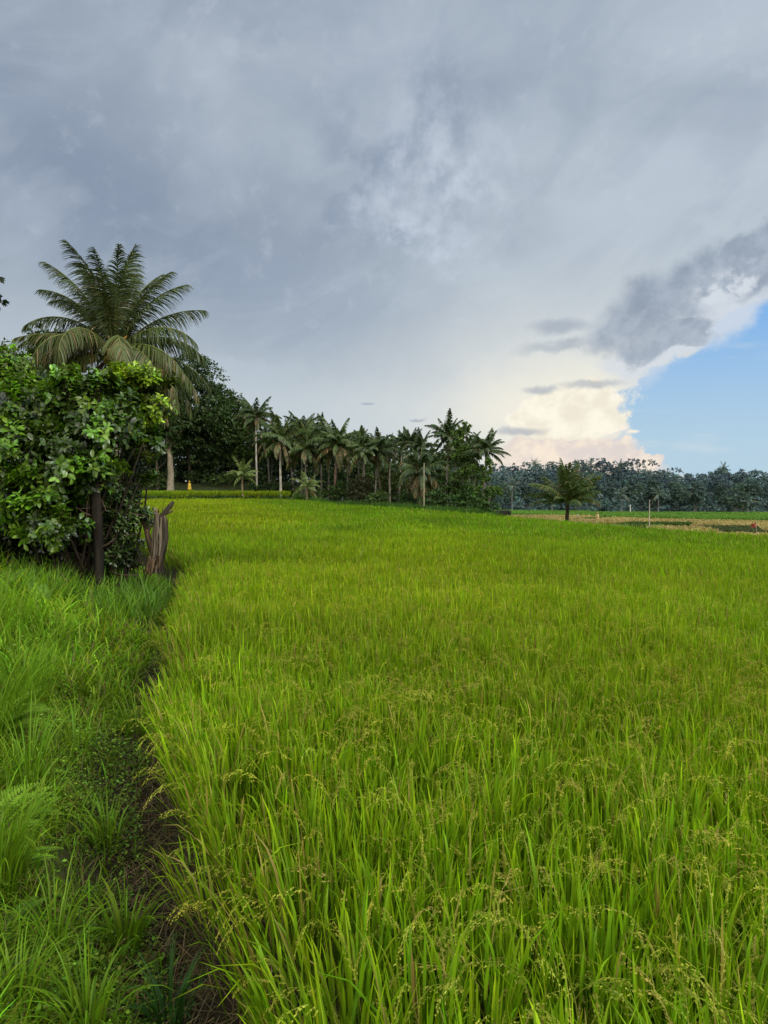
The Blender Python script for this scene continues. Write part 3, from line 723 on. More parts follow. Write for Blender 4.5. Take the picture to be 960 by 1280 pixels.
# ------------------------------------------------------------------ small things in the fields
def pole(px, top, bot_Y, label, r=.035, col=(.30, .26, .18), name='bamboo_pole', lean=.0, cat='pole', on=None):
    x = (px - 480) / F * bot_Y; zg = float(ground(x, bot_Y)); H = EYE + (HZ - top) / F * bot_Y - zg
    t = thing(name, label, cat, (x, bot_Y, zg))
    mb = MB(); tt = np.linspace(0, 1, 14); tube(mb, np.stack([lean * tt, 0 * tt, tt * H - .2], -1), r * (1 + .15 * (np.arange(14) % 2)) * lerp(1, .6, tt), col, 6)
    mb.build('cane', M_BARK, t); return t, H, lean
pole(812, 622, 62, 'tall thin bamboo pole standing in the ripe fields', .05, (.34, .3, .24))
pole(530, 576, 60, 'straight pale pole in front of the wide drooping palm', .05, (.30, .28, .2))
pole(788, 630, 150, 'short pale post standing in the far green strip', .14, (.5, .48, .42), 'field_post', cat='post')
def flag(px, top, D, label, col, w, h, name='marker_flag'):
    t, H, _ = pole(px, top, D, label, .03, (.3, .26, .2), name, cat='flag')
    mb = MB(); A_, B_ = np.meshgrid(np.linspace(0, 1, 9), np.linspace(0, 1, 7))
    v = np.stack([-A_ * w * .9, .12 * np.sin(A_ * 7 + B_ * 3), H - .25 - B_ * h - .25 * A_ ** 2 * h], -1).reshape(-1, 3)
    i_ = (np.arange(6)[:, None] * 9 + np.arange(8)[None]); mb.add(v, np.stack([i_, i_ + 1, i_ + 10, i_ + 9], -1).reshape(-1, 4), np.asarray(col))
    mb.build('cloth', M_CLOTH, t)
flag(946, 650, 62, 'faded red flag on a stick by the nearest ripe strip', (.30, .07, .05), .45, .4)
flag(517, 630, 60, 'white rag on a short stick at the grove foot, left of the pale pole', (.75, .75, .72), .3, .22)
flag(538, 630, 60, 'white rag on a short stick at the grove foot, right of the pale pole', (.75, .75, .72), .3, .22)
flag(723, 640, 100, 'whitish rag on a stick just right of the lone palm trunk', (.5, .48, .38), .25, .3)
def scarecrow(px, top, D, h, label, col, dz=0.):
    x = (px - 480) / F * D; z = float(ground(x, D)) + dz
    t = thing('scarecrow', label, 'scarecrow', (x, D, z))
    H = EYE + (HZ - top) / F * D - z
    mb = MB(); tube(mb, [(0, 0, -.2), (0, 0, H * .6), (0, 0, H - .1)], .03, (.2, .16, .1), 6); tube(mb, [(-.32, 0, H - .42), (0, 0, H - .38), (.32, 0, H - .42)], .025, (.2, .16, .1), 6); mb.build('stick_frame', M_BARK, t)
    mb = MB(); zz = np.array([0, .2, .5, .8, 1.]); tube(mb, np.stack([0 * zz, 0 * zz, H - .3 - h * (1 - zz)], -1), [.27, .25, .22, .19, .07], col, 12, .07); mb.build('cloth', M_CLOTH, t)
    mb = MB(); a = np.linspace(0, pi, 8); tube(mb, np.stack([0 * a, 0 * a, H - .14 - .15 * np.cos(a)], -1), .005 + .13 * np.sin(a), np.asarray(col) * .8, 10, .04, False); mb.build('head', M_CLOTH, t)
scarecrow(237, 601, 96, .9, 'small yellow scarecrow at the foot of the dark trees', (.50, .34, .05))
scarecrow(747, 640, 100, .7, 'tan ragged scarecrow in the ripe rice right of the palm', (.36, .27, .13))
def heap():
    D = 66; x = (626 - 480) / F * D; z = EYE - (645.5 - HZ) / F * D
    t = thing('straw_heap', 'long dark heap of old straw at the right corner of the grove', 'heap', (x, D, z))
    mb = MB(); s_ = np.linspace(0, 1, 9); tube(mb, np.stack([(s_ - .5) * 1.9, 0 * s_, .28 + .05 * np.sin(s_ * 9)], -1), .30 * np.sin(np.clip(s_ * pi, .5, pi - .5)) ** .4, (.03, .028, .025), 10, .12); mb.build('core', M_SOIL, t)
    mb = MB(); n = 900; P = np.stack([rng.uniform(-.95, .9, n), rng.normal(0, .2, n), rng.uniform(.1, .5, n)], -1)
    blades(mb, P, rng.uniform(0, 6.28, n), rng.uniform(.15, .4, n), rng.uniform(.02, .03, n), rng.uniform(.5, 1.6, n), rng.uniform(0, 1, n), vary((.04, .035, .025), n), vary((.05, .045, .03), n), 2)
    mb.build('straw', M_GRASS, t)
heap()
def tuft(px, D, hh, label):
    x = (px - 480) / F * D; z = float(ground(x, D)); mb = MB(); n = 160
    base = np.stack([rng.normal(0, .18, n), rng.normal(0, .18, n), np.zeros(n)], -1); c = vary((.02, .04, .012), n)
    blades(mb, base, rng.uniform(0, 6.28, n), hh * rng.uniform(.6, 1.2, n), rng.uniform(.03, .06, n), rng.uniform(0, .5, n), rng.uniform(.2, 1.3, n), c * .6, c, 3)
    tag(mb.build('weed_tuft', M_GRASS, loc=(x, D, z)), label, 'weed tuft')
tuft(811, 38.5, 1.25, 'dark weed tuft at the rice edge below the bamboo pole'); tuft(797, 37.5, 1.15, 'smaller dark weed tuft left of the bamboo pole')

# ------------------------------------------------------------------ near shrub and its neighbours (about 11 m away)
def leafy(mb_leaf, mb_twig, lobes, nsh, per, leaf, col, dark, shell=.35, flatU=.4, stemlen=.38, out=1.0):
    lobes = np.asarray(lobes, float); w = lobes[:, 3] ** 2; J = rng.choice(len(lobes), nsh, p=w / w.sum())
    # shoots come in bunches, leaving dark gaps between them
    nbun = max(nsh // 9, 4); JB = rng.choice(len(lobes), nbun, p=w / w.sum()); dB = rand_dirs(nbun, .15); rB = rng.uniform(.62, 1.32, nbun)
    bi = rng.integers(0, nbun, nsh); J = JB[bi]
    d = unit(dB[bi] + rand_dirs(nsh) * .33); rr = lobes[J, 3] * rB[bi] * (1 - shell * rng.random(nsh) ** 1.2)
    ctr = lobes[J, :3] + d * rr[:, None] * np.array([1, 1, .9])
    if shell < .5:      # hollows in the foliage
        ok = fbm(ctr[:, 0] + 5, ctr[:, 2] + 3, .75) > .36 + .10 * rng.random(nsh); ctr, d = ctr[ok], d[ok]; nsh = len(ctr)
    dirs = unit(d * out + rand_dirs(nsh) * .45 + np.array([0, 0, .35]))
    start = ctr - dirs * stemlen * .6
    c = np.array(col) * np.exp(rng.normal(0, .3, (nsh, 1))) * np.exp(rng.normal(0, .10, (nsh, 3)))
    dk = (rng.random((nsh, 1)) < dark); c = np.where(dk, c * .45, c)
    K = np.repeat(np.arange(nsh), per); s = np.tile(np.linspace(.25, 1.0, per), nsh)
    sag = np.array([0, 0, -1.]) * (stemlen * .18 * s * s)[:, None]
    P = start[K] + dirs[K] * (stemlen * s)[:, None] + sag
    phi = np.tile(np.arange(per) * 2.4, nsh) + np.repeat(rng.uniform(0, 6.28, nsh), per)
    a = unit(np.cross(dirs, np.array([.1, .2, 1.]))); b = np.cross(dirs, a)
    rad = a[K] * np.cos(phi)[:, None] + b[K] * np.sin(phi)[:, None]
    D = unit(dirs[K] * (.25 + .7 * s[:, None] ** 2) + rad * .9 + np.array([0, 0, -.12]))
    U = unit(dirs[K] * .9 + np.array([0, 0, .7]) + rand_dirs(len(K)) * .3)
    tipb = 1 + .35 * (s[:, None] - .5)
    L = leaf * rng.uniform(.6, 1.25, len(K)) * (.75 + .35 * np.sin(s * 2.6))
    leaves(mb_leaf, P, D, U, L, L * rng.uniform(.48, .62, len(K)), c[K] * tipb * np.exp(rng.normal(0, .1, (len(K), 1))), .3, .25)
    # twigs
    R = 3; t = np.linspace(0, 1, R)[None, :, None]
    PP = start[:, None] + dirs[:, None] * stemlen * t
    S = a[:, None].repeat(R, 1); W = np.broadcast_to(np.array([.005, .004, .002]), (nsh, R))
    tc = np.tile([[.06, .05, .025]], (nsh, 1)); v, f, cc = strip(PP, S, W, tc, tc); mb_twig.add(v, f, cc)

def at(px, py, D): return np.array([(px - 480) / F * D, D, EYE + (HZ - py) / F * D])
def plob(D, spec):   # (px, py, radius px, depth offset)
    out = []
    for px, py, r, dd in spec:
        p = at(px, py, D + dd); out.append((p[0], p[1], p[2], r / F * (D + dd)))
    return out
def near_plant(name, label, cat, base_px, D, spec, stems, nsh, per, leaf, col, dark, inner, tcol=(.022, .018, .012), **kw):
    x = (base_px - 480) / F * D; zg = float(ground(x, D)); o0 = np.array([x, D, zg])
    r = thing(name, label, cat, o0)
    lob = np.array(plob(D, spec)); lob[:, :3] -= o0
    ml, mt = MB(), MB()
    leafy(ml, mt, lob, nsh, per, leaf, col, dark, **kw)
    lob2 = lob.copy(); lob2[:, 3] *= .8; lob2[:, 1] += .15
    leafy(ml, mt, lob2, inner, per, leaf, np.array(col) * .35, .3, shell=.9)  # inner leaves coloured darker, painting the shade inside the plant
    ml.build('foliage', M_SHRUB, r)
    mb = MB()
    for k_ in range(len(lob)):
        p1 = lob[k_, :3]; p0 = np.array([rng.normal(0, .12), rng.normal(0, .12), -.05]); m = p0 * .5 + p1 * .5 + rng.normal(0, .1, 3); m[2] -= .1
        tube(mb, [p0, p0 * .6 + m * .4 + rng.normal(0, .04, 3), m, m * .45 + p1 * .55, p1], np.array([.022, .02, .017, .013, .006]) * stems, tcol, 6, .1)
    v, f, c = mt.arrays(); mb.add(v, f, c)
    mb.build('stem', M_BARK, r)
    return r
# main broad-leaved shrub
near_plant('leafy_shrub', 'large shrub with big glossy bright green leaves around the dark post', 'shrub', 95, 11.2,
    [(90, 508, 30, 0), (112, 492, 20, 0), (60, 520, 38, 0), (30, 560, 40, -.2), (75, 560, 40, -.5), (120, 540, 36, -.3), (148, 530, 24, -.2), (160, 505, 22, 0), (110, 590, 30, -.4),
     (60, 610, 36, -.4), (25, 620, 36, -.4), (80, 655, 22, -.7), (45, 645, 24, -.6), (140, 575, 20, -.2), (15, 510, 40, 0), (70, 600, 36, .6), (100, 640, 26, .6), (140, 497, 22, .4), (85, 476, 13, 0), (128, 478, 12, 0), (182, 548, 13, 0), (176, 598, 12, 0), (170, 560, 14, 0)],
    1.2, 1600, 9, .115, (.112, .225, .016), .32, 2400, stemlen=.42)
near_plant('leafy_shrub', 'yellow green leafed shrub reaching right toward the hanging palm frond', 'shrub', 150, 11.9,
    [(195, 500, 22, 0), (178, 480, 22, 0), (200, 478, 16, 0), (188, 525, 18, 0), (165, 470, 18, .2), (172, 548, 18, -.1), (178, 570, 12, -.2), (150, 500, 30, .2)],
    .9, 460, 10, .09, (.19, .30, .014), .12, 350, stemlen=.34)
near_plant('leafy_shrub', 'taller shrub with small bright leaves at the left picture edge', 'shrub', 10, 13.0,
    [(10, 450, 34, 0), (-20, 480, 60, 0), (35, 478, 26, 0), (50, 500, 30, .3), (-15, 560, 60, .3), (40, 560, 46, .6), (75, 488, 18, .6), (62, 492, 20, .3)],
    1.2, 1100, 10, .09, (.13, .24, .014), .25, 900)
near_plant('vine_shrub', 'grey green vine tangle hanging beside the post above the stump', 'shrub', 160, 11.4,
    [(152, 600, 20, 0), (143, 630, 20, 0), (153, 655, 16, 0), (140, 680, 20, 0), (164, 620, 10, 0), (132, 600, 22, .3), (154, 575, 16, 0), (132, 660, 24, .4), (150, 695, 16, 0), (172, 640, 11, 0), (166, 668, 10, -.1), (162, 705, 12, -.1)],
    .6, 1100, 8, .07, (.06, .11, .025), .4, 600, stemlen=.3, out=.6)
near_plant('dark_shrub', 'dense shadowy shrub below the big leaves at lower left', 'shrub', 40, 11.9,
    [(20, 640, 44, 0), (70, 640, 44, 0), (110, 650, 36, .1), (40, 690, 40, 0), (90, 690, 36, 0), (-20, 680, 50, 0), (10, 720, 30, -.4), (130, 700, 24, .2)],
    .8, 500, 8, .10, (.022, .038, .01), .5, 1400, shell=.8)
# dead twigs in the tangle
def dead_twigs():
    o0 = at(153, 620, 11.2)
    t = thing('dead_bush', 'bare brown twigs sticking out between the post and the stump', 'dead bush', (o0[0], o0[1], float(ground(o0[0], o0[1]))))
    base = np.array([0, 0, 0.]); mb = MB()
    for k_ in range(34):
        p = np.array([rng.normal(-.3, .3), rng.normal(-.1, .15), rng.uniform(.1, 1.7)]); d = unit(np.array([rng.normal(.2, .8), rng.normal(-.1, .4), rng.normal(.15, .5)])) * rng.uniform(.2, .5)
        tube(mb, [p, p + d * .5 + rng.normal(0, .03, 3), p + d], [.007, .005, .002], (.09, .06, .04), 4, 0, False)
    mb.build('twig', M_BARK, t)
dead_twigs()
def post_():
    D = 10.9; x = (121 - 480) / F * D; zg = float(ground(x, D)) ; H = EYE + (HZ - 560) / F * D - zg
    t = thing('dead_tree', 'straight dark post-like bare trunk standing in front of the shrub', 'dead tree', (x, D, zg))
    mb = MB(); s = np.linspace(0, 1, 26); tube(mb, np.stack([.02 * np.sin(s * 5), 0 * s, s * H - .15], -1), .075 * (1 + .05 * np.sin(s * 23)), (.016, .013, .010), 12, .05); mb.build('trunk', M_WOODY, t)
    for k_ in range(4):
        mb = MB(); z = H * (.35 + .2 * k_); d = np.array([(-1) ** k_ * .3, -.05, .12]); tube(mb, [(0, 0, z), d * .6 + [0, 0, z], d + [0, 0, z + .05]], [.02, .014, .008], (.06, .045, .03), 6, .1); mb.build('branch_stub', M_WOODY, t)
post_()
# branch tip of an unseen taller tree at the left edge
def edge_tree():
    D = 24; x = (-75 - 480) / F * D; zg = float(ground(x, D))
    t = thing('broadleaf_tree', 'tall tree at the left edge, only its outer twigs in view', 'tree', (x, D, zg))
    lob = plob(D, [(-10, 352, 12, 0), (-6, 378, 14, 0), (-30, 365, 30, 0), (-70, 340, 50, 0), (-90, 400, 60, 0), (-110, 300, 50, 1), (-40, 410, 22, 0)])
    lob = [(a - x, b - D, c - zg, d_) for a, b, c, d_ in lob]
    limbs_mb(10.5, .2, lob, (.08, .07, .055), .5).build('trunk', M_BARK, t)
    crown_mb(lob, .16, 5000, (.028, .045, .018)).build('crown', M_TREE, t)
edge_tree()

# ------------------------------------------------------------------ the stump
def stump():
    D = 11.6; p = at(193, 712, D); zg = float(ground(p[0], D)); s = D / F
    t = thing('tree_stump', 'broken weathered tree stump standing on the bank beside the rice', 'tree stump', (p[0], D, zg))
    def q(px, py, dy=0.): return np.array([(px - 193) * s, dy, EYE + (HZ - py) * s - zg])
    n = 18; R = 26
    path = np.array([q(190, 716), q(195, 700), q(198, 680), q(199, 665), q(200, 650), q(201, 640)]); tt = np.linspace(0, 1, R)
    P = np.stack([np.interp(tt, np.linspace(0, 1, 6), path[:, k_]) for k_ in range(3)], -1)
    rad = np.interp(tt, [0, .15, .5, .8, 1], [.125, .095, .11, .09, .045])
    a = np.arange(n) / n * 2 * pi; mb = MB()
    rid = 1 + .24 * np.sin(a * 3 + .6 + tt[:, None] * 1.5) + .16 * np.sin(a * 7 + 3 * tt[:, None]) + .06 * rng.normal(0, 1, (1, n)) + .02 * rng.normal(0, 1, (R, n))
    v = P[:, None] + np.stack([np.cos(a)[None] * rad[:, None] * rid, np.sin(a)[None] * rad[:, None] * rid, np.zeros((R, n))], -1)
    jag = rng.uniform(-.2, .12, n); v[-1, :, 2] += jag; v[-2, :, 2] += jag * .6; v[-3, :, 2] += jag * .25
    i_ = np.arange(R - 1)[:, None] * n + np.arange(n)[None]; j_ = np.arange(R - 1)[:, None] * n + (np.arange(n)[None] + 1) % n
    sh = np.clip(.35 + .5 * np.sin(a * 7 + 3 * tt[:, None]) + .3 * rng.normal(0, 1, (1, n)), 0, 1)
    c = lerp(np.array([.018, .012, .008]), np.array([.17, .14, .10]), sh[..., None])
    mb.add(v.reshape(-1, 3), np.stack([i_, j_, j_ + n, i_ + n], -1).reshape(-1, 4), c.reshape(-1, 3))
    for k_ in range(13):     # ropy ridges of wood running up the outside, ending in splinters
        a0 = k_ / 13 * 2 * pi + rng.normal(0, .15); tw = rng.normal(0, .5); e_ = rng.uniform(.6, 1.04); q_ = np.linspace(rng.uniform(0, .25), e_, 10)
        cp = np.stack([np.interp(q_, tt, P[:, 0]), np.interp(q_, tt, P[:, 1]), np.interp(q_, tt, P[:, 2]) + (q_ > 1) * .05], -1)
        rr = np.interp(q_, tt, rad) * rng.uniform(.86, 1.0); aa = a0 + tw * q_
        off = np.stack([np.cos(aa) * rr, np.sin(aa) * rr, 0 * rr], -1)
        w_ = rng.uniform(.014, .03); g_ = rng.uniform(.25, 1.)
        tube(mb, cp + off + rng.normal(0, .006, (10, 3)), w_ * np.array([.6, .9, 1, 1.1, .9, 1, .9, .8, .55, .12]), np.array([.16, .135, .10]) * g_, 6, .14)
    mb.build('trunk', M_WOODY, t)
    mb = MB(); tube(mb, [q(190, 690), q(186, 675), q(183, 664), q(180, 655), q(178, 648), q(182, 641)], [.055, .05, .045, .035, .022, .008], (.09, .06, .042), 8, .12)
    tube(mb, [q(183, 664), q(188, 656), q(189, 646)], [.05, .035, .012], (.09, .06, .042), 7, .12); mb.build('side_limb', M_WOODY, t)
    mb = MB(); tube(mb, [q(200, 648), q(206, 640), q(212, 632), q(217, 627)], [.05, .045, .04, .02], (.05, .04, .03), 7, .15); mb.build('broken_branch', M_WOODY, t)
    mb = MB(); tube(mb, [q(202, 646), q(209, 641), q(216, 639)], [.025, .022, .012], (.05, .04, .035), 6, .1); mb.build('broken_branch', M_WOODY, t)
    mb = MB(); tube(mb, [q(197, 650), q(195, 641), q(196, 635)], [.05, .03, .008], (.14, .09, .06), 6, .15); mb.build('splinter', M_WOODY, t)
    mb = MB()
    for k_ in range(14):
        x0 = rng.uniform(186, 203); p0 = q(x0, rng.uniform(694, 700), -.13 - .05 * rng.random()); p1 = q(x0 + rng.uniform(-7, 2), rng.uniform(712, 722), -.2)
        L_ = np.linspace(0, 1, 4)[:, None]; tube(mb, p0 * (1 - L_) + p1 * L_ + rng.normal(0, .008, (4, 3)), [.02, .018, .014, .006], (.09, .06, .035), 5, .15)
    mb.build('bark_strip', M_WOODY, t)
stump()

# ------------------------------------------------------------------ bank vegetation
GA = np.array([.15, .285, .014]); GB = np.array([.112, .205, .014])
def bank_pts(n, y0, y1, dmin, dmax, pw=1.):
    # more of them near the camera
    y = y0 * (y1 / y0) ** rng.random(n * 3); d_ = dmin + (dmax - dmin) * rng.random(n * 3) ** pw; x = Xb(y) - d_
    k_ = (x > -.62 * y - 1.2)
    x, y, d_ = x[k_][:n], y[k_][:n], d_[k_][:n]
    return x, y, d_
def bank_grass():
    mb = MB()
    def field(n, y0, y1, dmin, dmax, Lr, Wr, seg, col, cover=.5, bendr=(.5, 2.2), lean=.5):
        x, y, d_ = bank_pts(n, y0, y1, dmin, dmax)
        m = fbm(x + 7, y, .55); m2 = fbm(x - 17, y + 4, 1.6); k_ = m > cover * rng.random(len(x)) ** .5
        k_ &= ~((np.abs(d_ - .15) < .22) & (rng.random(len(x)) < .85))
        x, y, d_, m, m2 = x[k_], y[k_], d_[k_], m[k_], m2[k_]; n = len(x)
        hscale = lerp(.5, 1.25, sstep(.2, 1.9, d_)) * (.6 + .8 * m2)
        L = rng.uniform(*Lr, n) * hscale; W = rng.uniform(*Wr, n) * (1 + y / 14)
        base = np.stack([x, y, ground(x, y) - .01], -1)
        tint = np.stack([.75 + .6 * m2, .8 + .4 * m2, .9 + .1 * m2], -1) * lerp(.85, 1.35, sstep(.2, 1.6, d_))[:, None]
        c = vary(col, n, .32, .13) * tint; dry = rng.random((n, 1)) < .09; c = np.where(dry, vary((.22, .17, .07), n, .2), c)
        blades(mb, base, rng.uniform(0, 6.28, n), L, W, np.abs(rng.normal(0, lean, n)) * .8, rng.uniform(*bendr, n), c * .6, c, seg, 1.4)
    field(60000, 1.6, 6.5, .04, 3.5, (.06, .26), (.003, .006), 3, GB, .6)
    field(19000, 1.6, 7, .2, 3.8, (.14, .36), (.004, .008), 4, GA, .8)
    field(52000, 5.5, 17, .08, 8, (.07, .25), (.005, .009), 3, GB, .5)
    field(24000, 6, 17, .4, 9, (.2, .5), (.007, .011), 4, GA, .6)
    # taller light grass at the foot of the shrub and stump
    n = 2600; px = rng.uniform(20, 255, n); D = rng.uniform(9.5, 12.3, n); x = (px - 480) / F * D; k_ = (Xb(D) - x) > .5; x, D = x[k_], D[k_]; n = len(x)
    c = vary((.12, .24, .03), n, .25)
    blades(mb, np.stack([x, D, ground(x, D)], -1), rng.uniform(0, 6.28, n), rng.uniform(.25, .62, n), rng.uniform(.010, .018, n), np.abs(rng.normal(0, .3, n)), rng.uniform(.1, 1.6, n), c * .6, c, 4)
    kind(mb.build('grass', M_GRASS), 'stuff', 'mixed green grass covering the bank beside the rice')
bank_grass()
def weeds():
    mb = MB()
    for n, y0, y1, lf, dm in [(46000, 1.6, 6, .017, 3.2), (46000, 5, 16, .028, 7)]:
        x, y, d_ = bank_pts(n, y0, y1, .2, dm); m = fbm(x, y + 40, .8); k_ = m > .34 + .24 * rng.random(len(x)); x, y, d_ = x[k_], y[k_], d_[k_]; n = len(x)
        h = rng.uniform(.01, .19, n) * lerp(.35, 1.3, sstep(.3, 2, d_))
        P = np.stack([x, y, ground(x, y) + h], -1); L = lf * rng.uniform(.5, 1.8, n)
        leaves(mb, P, rand_dirs(n, .1) * [1, 1, .4], unit(rand_dirs(n) * .5 + [0, 0, 1]), L, L * .6, vary((.15, .25, .03), n, .42, .16) * lerp(.9, 1.35, sstep(.2, 1.6, d_))[:, None], .2, rich=False)
    kind(mb.build('ground_cover_weeds', M_GRASS), 'stuff', 'small leaved weeds creeping between the bank grass')
weeds()
def litter():
    mb = MB(); n = 6000; y = 1.6 * (14 / 1.6) ** rng.random(n); x = Xb(y) - rng.normal(.12, .22, n)
    c = vary((.16, .12, .06), n, .4)
    blades(mb, np.stack([x, y, ground(x, y) + .012], -1), rng.uniform(0, 6.28, n), rng.uniform(.05, .22, n), rng.uniform(.003, .006, n), rng.uniform(1.1, 1.55, n), rng.uniform(-.3, .3, n), c, c * 1.2, 3)
    kind(mb.build('straw_litter', M_GRASS), 'stuff', 'dry straw lying in the muddy furrow')
litter()

# individual tall grass clumps on the bank
def grass_clump(px, py, D, h, n, label, spread=.12, fall=(1.2, 2.8), w=(.0045, .0085), col=GA, dirb=None):
    x = (px - 480) / F * D; z = float(ground(x, D))
    mb = MB(); a = rng.uniform(0, 6.28, n); 
    if dirb is not None: a = rng.normal(dirb, .9, n)
    r_ = spread * np.sqrt(rng.random(n)); base = np.stack([r_ * np.cos(a), r_ * np.sin(a), 0 * a - .02], -1)
    c = vary(col, n, .22, .07)
    blades(mb, base, a, h * rng.uniform(.6, 1.15, n), rng.uniform(*w, n), np.abs(rng.normal(.1, .15, n)), rng.uniform(*fall, n), c * .5, c * 1.05, 8, 2.2)
    tag(mb.build('grass_clump', M_GRASS, loc=(x, D, z)), label, 'grass clump', 'tall grass clumps on the bank')
grass_clump(20, 900, 5.6, .85, 170, 'biggest fountain of long arching grass at the left edge', .22, (1.0, 2.6))
grass_clump(-30, 860, 6.2, .9, 130, 'tall grass clump cut by the left picture edge above the ferns', .25, (.6, 2.2))
grass_clump(55, 820, 7.2, .7, 110, 'tall upright grass behind the biggest arching clump', .22, (.4, 1.8))
grass_clump(90, 960, 4.8, .5, 46, 'thin arching grass tuft right of the ferns', .12, (1.2, 2.6))
grass_clump(140, 760, 9.0, .6, 120, 'medium grass tuft in the middle of the bank', .25, (.6, 2.))
grass_clump(60, 740, 9.6, .75, 120, 'upright grass tuft under the dark shrub', .22, (.4, 1.6))
grass_clump(150, 1180, 2.9, .34, 50, 'short broad bladed tuft low on the bank near the furrow', .06, (.8, 2.2), (.008, .014))
grass_clump(60, 1150, 2.7, .4, 50, 'dark green grass tuft beneath the lowest fern', .08, (.8, 2.4))
grass_clump(100, 1260, 2.35, .38, 70, 'bright grass tuft at the bottom of the picture', .06, (.8, 2.4), (.006, .012))
grass_clump(10, 1240, 2.35, .36, 46, 'grass tuft in the bottom left corner', .08, (.8, 2.4))
grass_clump(-5, 800, 7.6, .95, 150, 'tall seeding grass at the left edge behind the arching fountain', .3, (.3, 1.6))
grass_clump(30, 1010, 4.0, .62, 90, 'soft arching tuft between the upper and lower ferns', .12, (.8, 2.4))
grass_clump(-20, 930, 4.6, .85, 130, 'high grass tuft leaning in from the left edge over the ferns', .18, (.6, 2.2), dirb=0.)
grass_clump(-15, 1130, 3.0, .6, 90, 'high grass tuft leaning in from the left edge below the ferns', .12, (.6, 2.2), dirb=0.)
grass_clump(130, 1060, 3.7, .34, 60, 'low tuft half way between the ferns and the furrow', .07, (.8, 2.2))
grass_clump(170, 900, 5.6, .38, 80, 'low tuft on the furrow lip beside the rice edge', .12, (.6, 2.))
grass_clump(205, 1255, 2.5, .35, 46, 'blue green grass tuft leaning over the furrow', .05, (.6, 2.0), (.007, .012), np.array([.05, .13, .03]))

# ferns
def fern_frond(L, elev, arch, n, wmax, col, seed):
    r = np.random.default_rng(seed); R = 13; t = np.linspace(0, 1, R); a = radians(elev) - radians(arch) * t ** 1.4
    am = (a[1:] + a[:-1]) / 2; x = np.concatenate([[0], np.cumsum(np.cos(am)) * L / (R - 1)]); z = np.concatenate([[0], np.cumsum(np.sin(am)) * L / (R - 1)])
    P = np.stack([x, .04 * L * np.sin(t * 3 + seed), z], -1); mb = MB(); tube(mb, P, np.linspace(.0035, .001, R), (.10, .13, .03), 4, 0, False)
    s = np.tile(np.linspace(.2, .99, n), 2); side = np.repeat([-1., 1.], n); q = np.clip(s * (R - 1), 0, R - 1.001); qi = q.astype(int); qf = (q - qi)[:, None]
    B = P[qi] * (1 - qf) + P[qi + 1] * qf; T = unit(P[qi + 1] - P[qi]); Nn = np.cross(T, [0, 1., 0]) * -1; Sd = np.cross(Nn, T)
    u = (s - .2) / .8; ln = wmax * np.interp(u, [0, .15, .5, .85, 1], [.55, .95, 1., .5, .12])
    D = unit(T * .5 + Sd * side[:, None] + np.array([0, 0, -.12])); c = np.asarray(col) * np.exp(r.normal(0, .12, (2 * n, 1)))
    leaves(mb, B, D, Nn, ln, np.full(2 * n, L / n * .62), c, .22, .12)
    return mb
def fern(px, py, D, L, nf, label, elev=(25, 75), azr=(-1.2, 1.5), col=(.20, .36, .03), h0=0.):
    x = (px - 480) / F * D; z = float(ground(x, D)) + h0
    t = thing('fern', label, 'fern', (x, D, z), group='ferns at the left edge of the bank')
    for k_ in range(nf):
        m = fern_frond(L * rng.uniform(.75, 1.1), rng.uniform(*elev), rng.uniform(40, 85), 21, L * .17, np.array(col) * rng.uniform(.8, 1.15), k_ + int(abs(px)) * 3)
        m.build('frond', M_GRASS, t, rz=rng.uniform(*azr) if k_ else sum(azr) / 2)
fern(-15, 850, 4.9, .48, 7, 'fern with bright fronds below the biggest arching grass')
fern(-5, 940, 4.1, .36, 6, 'light green fern halfway down the left picture edge')
fern(-40, 1010, 3.5, .42, 9, 'largest yellow green fern near the left edge')
fern(-5, 1090, 3.1, .27, 7, 'fern with broad fronds just above the dark grass tuft', (20, 60))
fern(0, 735, 9.3, .7, 5, 'upright pale fern under the shrub at the left edge', (60, 85), (-.8, 1.2), (.12, .24, .03))
fern(45, 735, 9.1, .6, 3, 'single tall fern frond standing before the dark shrub', (70, 86), (1.2, 2.4), (.14, .26, .04))
fern(-30, 900, 4.5, .5, 8, 'fern leaning out over the middle of the left edge')
fern(-30, 1050, 3.3, .4, 8, 'spreading fern low at the left edge')
fern(-10, 1180, 2.75, .25, 5, 'small dark fern above the bottom left corner', (20, 60), col=(.09, .19, .02))

# ------------------------------------------------------------------ sky
world = bpy.data.worlds.new('World'); bpy.context.scene.world = world; world.use_nodes = True
nt = world.node_tree; nt.nodes.clear(); LK = nt.links.new
SUN_EL, SUN_AZ = 38., 128.       # azimuth clockwise from +Y
class V:
    def __init__(s, o): s.o = o
    @staticmethod
    def w(x): return x if isinstance(x, V) else V(x)
def mth(op, *a, clamp=False):
    n = nt.nodes.new('ShaderNodeMath'); n.operation = op; n.use_clamp = clamp
    for k_, q in enumerate(a):
        if isinstance(q, V): LK(q.o, n.inputs[k_])
        else: n.inputs[k_].default_value = float(q)
    return V(n.outputs[0])
V.__add__ = lambda s, b: mth('ADD', s, b); V.__radd__ = V.__add__
V.__sub__ = lambda s, b: mth('SUBTRACT', s, b); V.__rsub__ = lambda s, b: mth('SUBTRACT', b, s)
V.__mul__ = lambda s, b: mth('MULTIPLY', s, b); V.__rmul__ = V.__mul__
V.__truediv__ = lambda s, b: mth('DIVIDE', s, b)
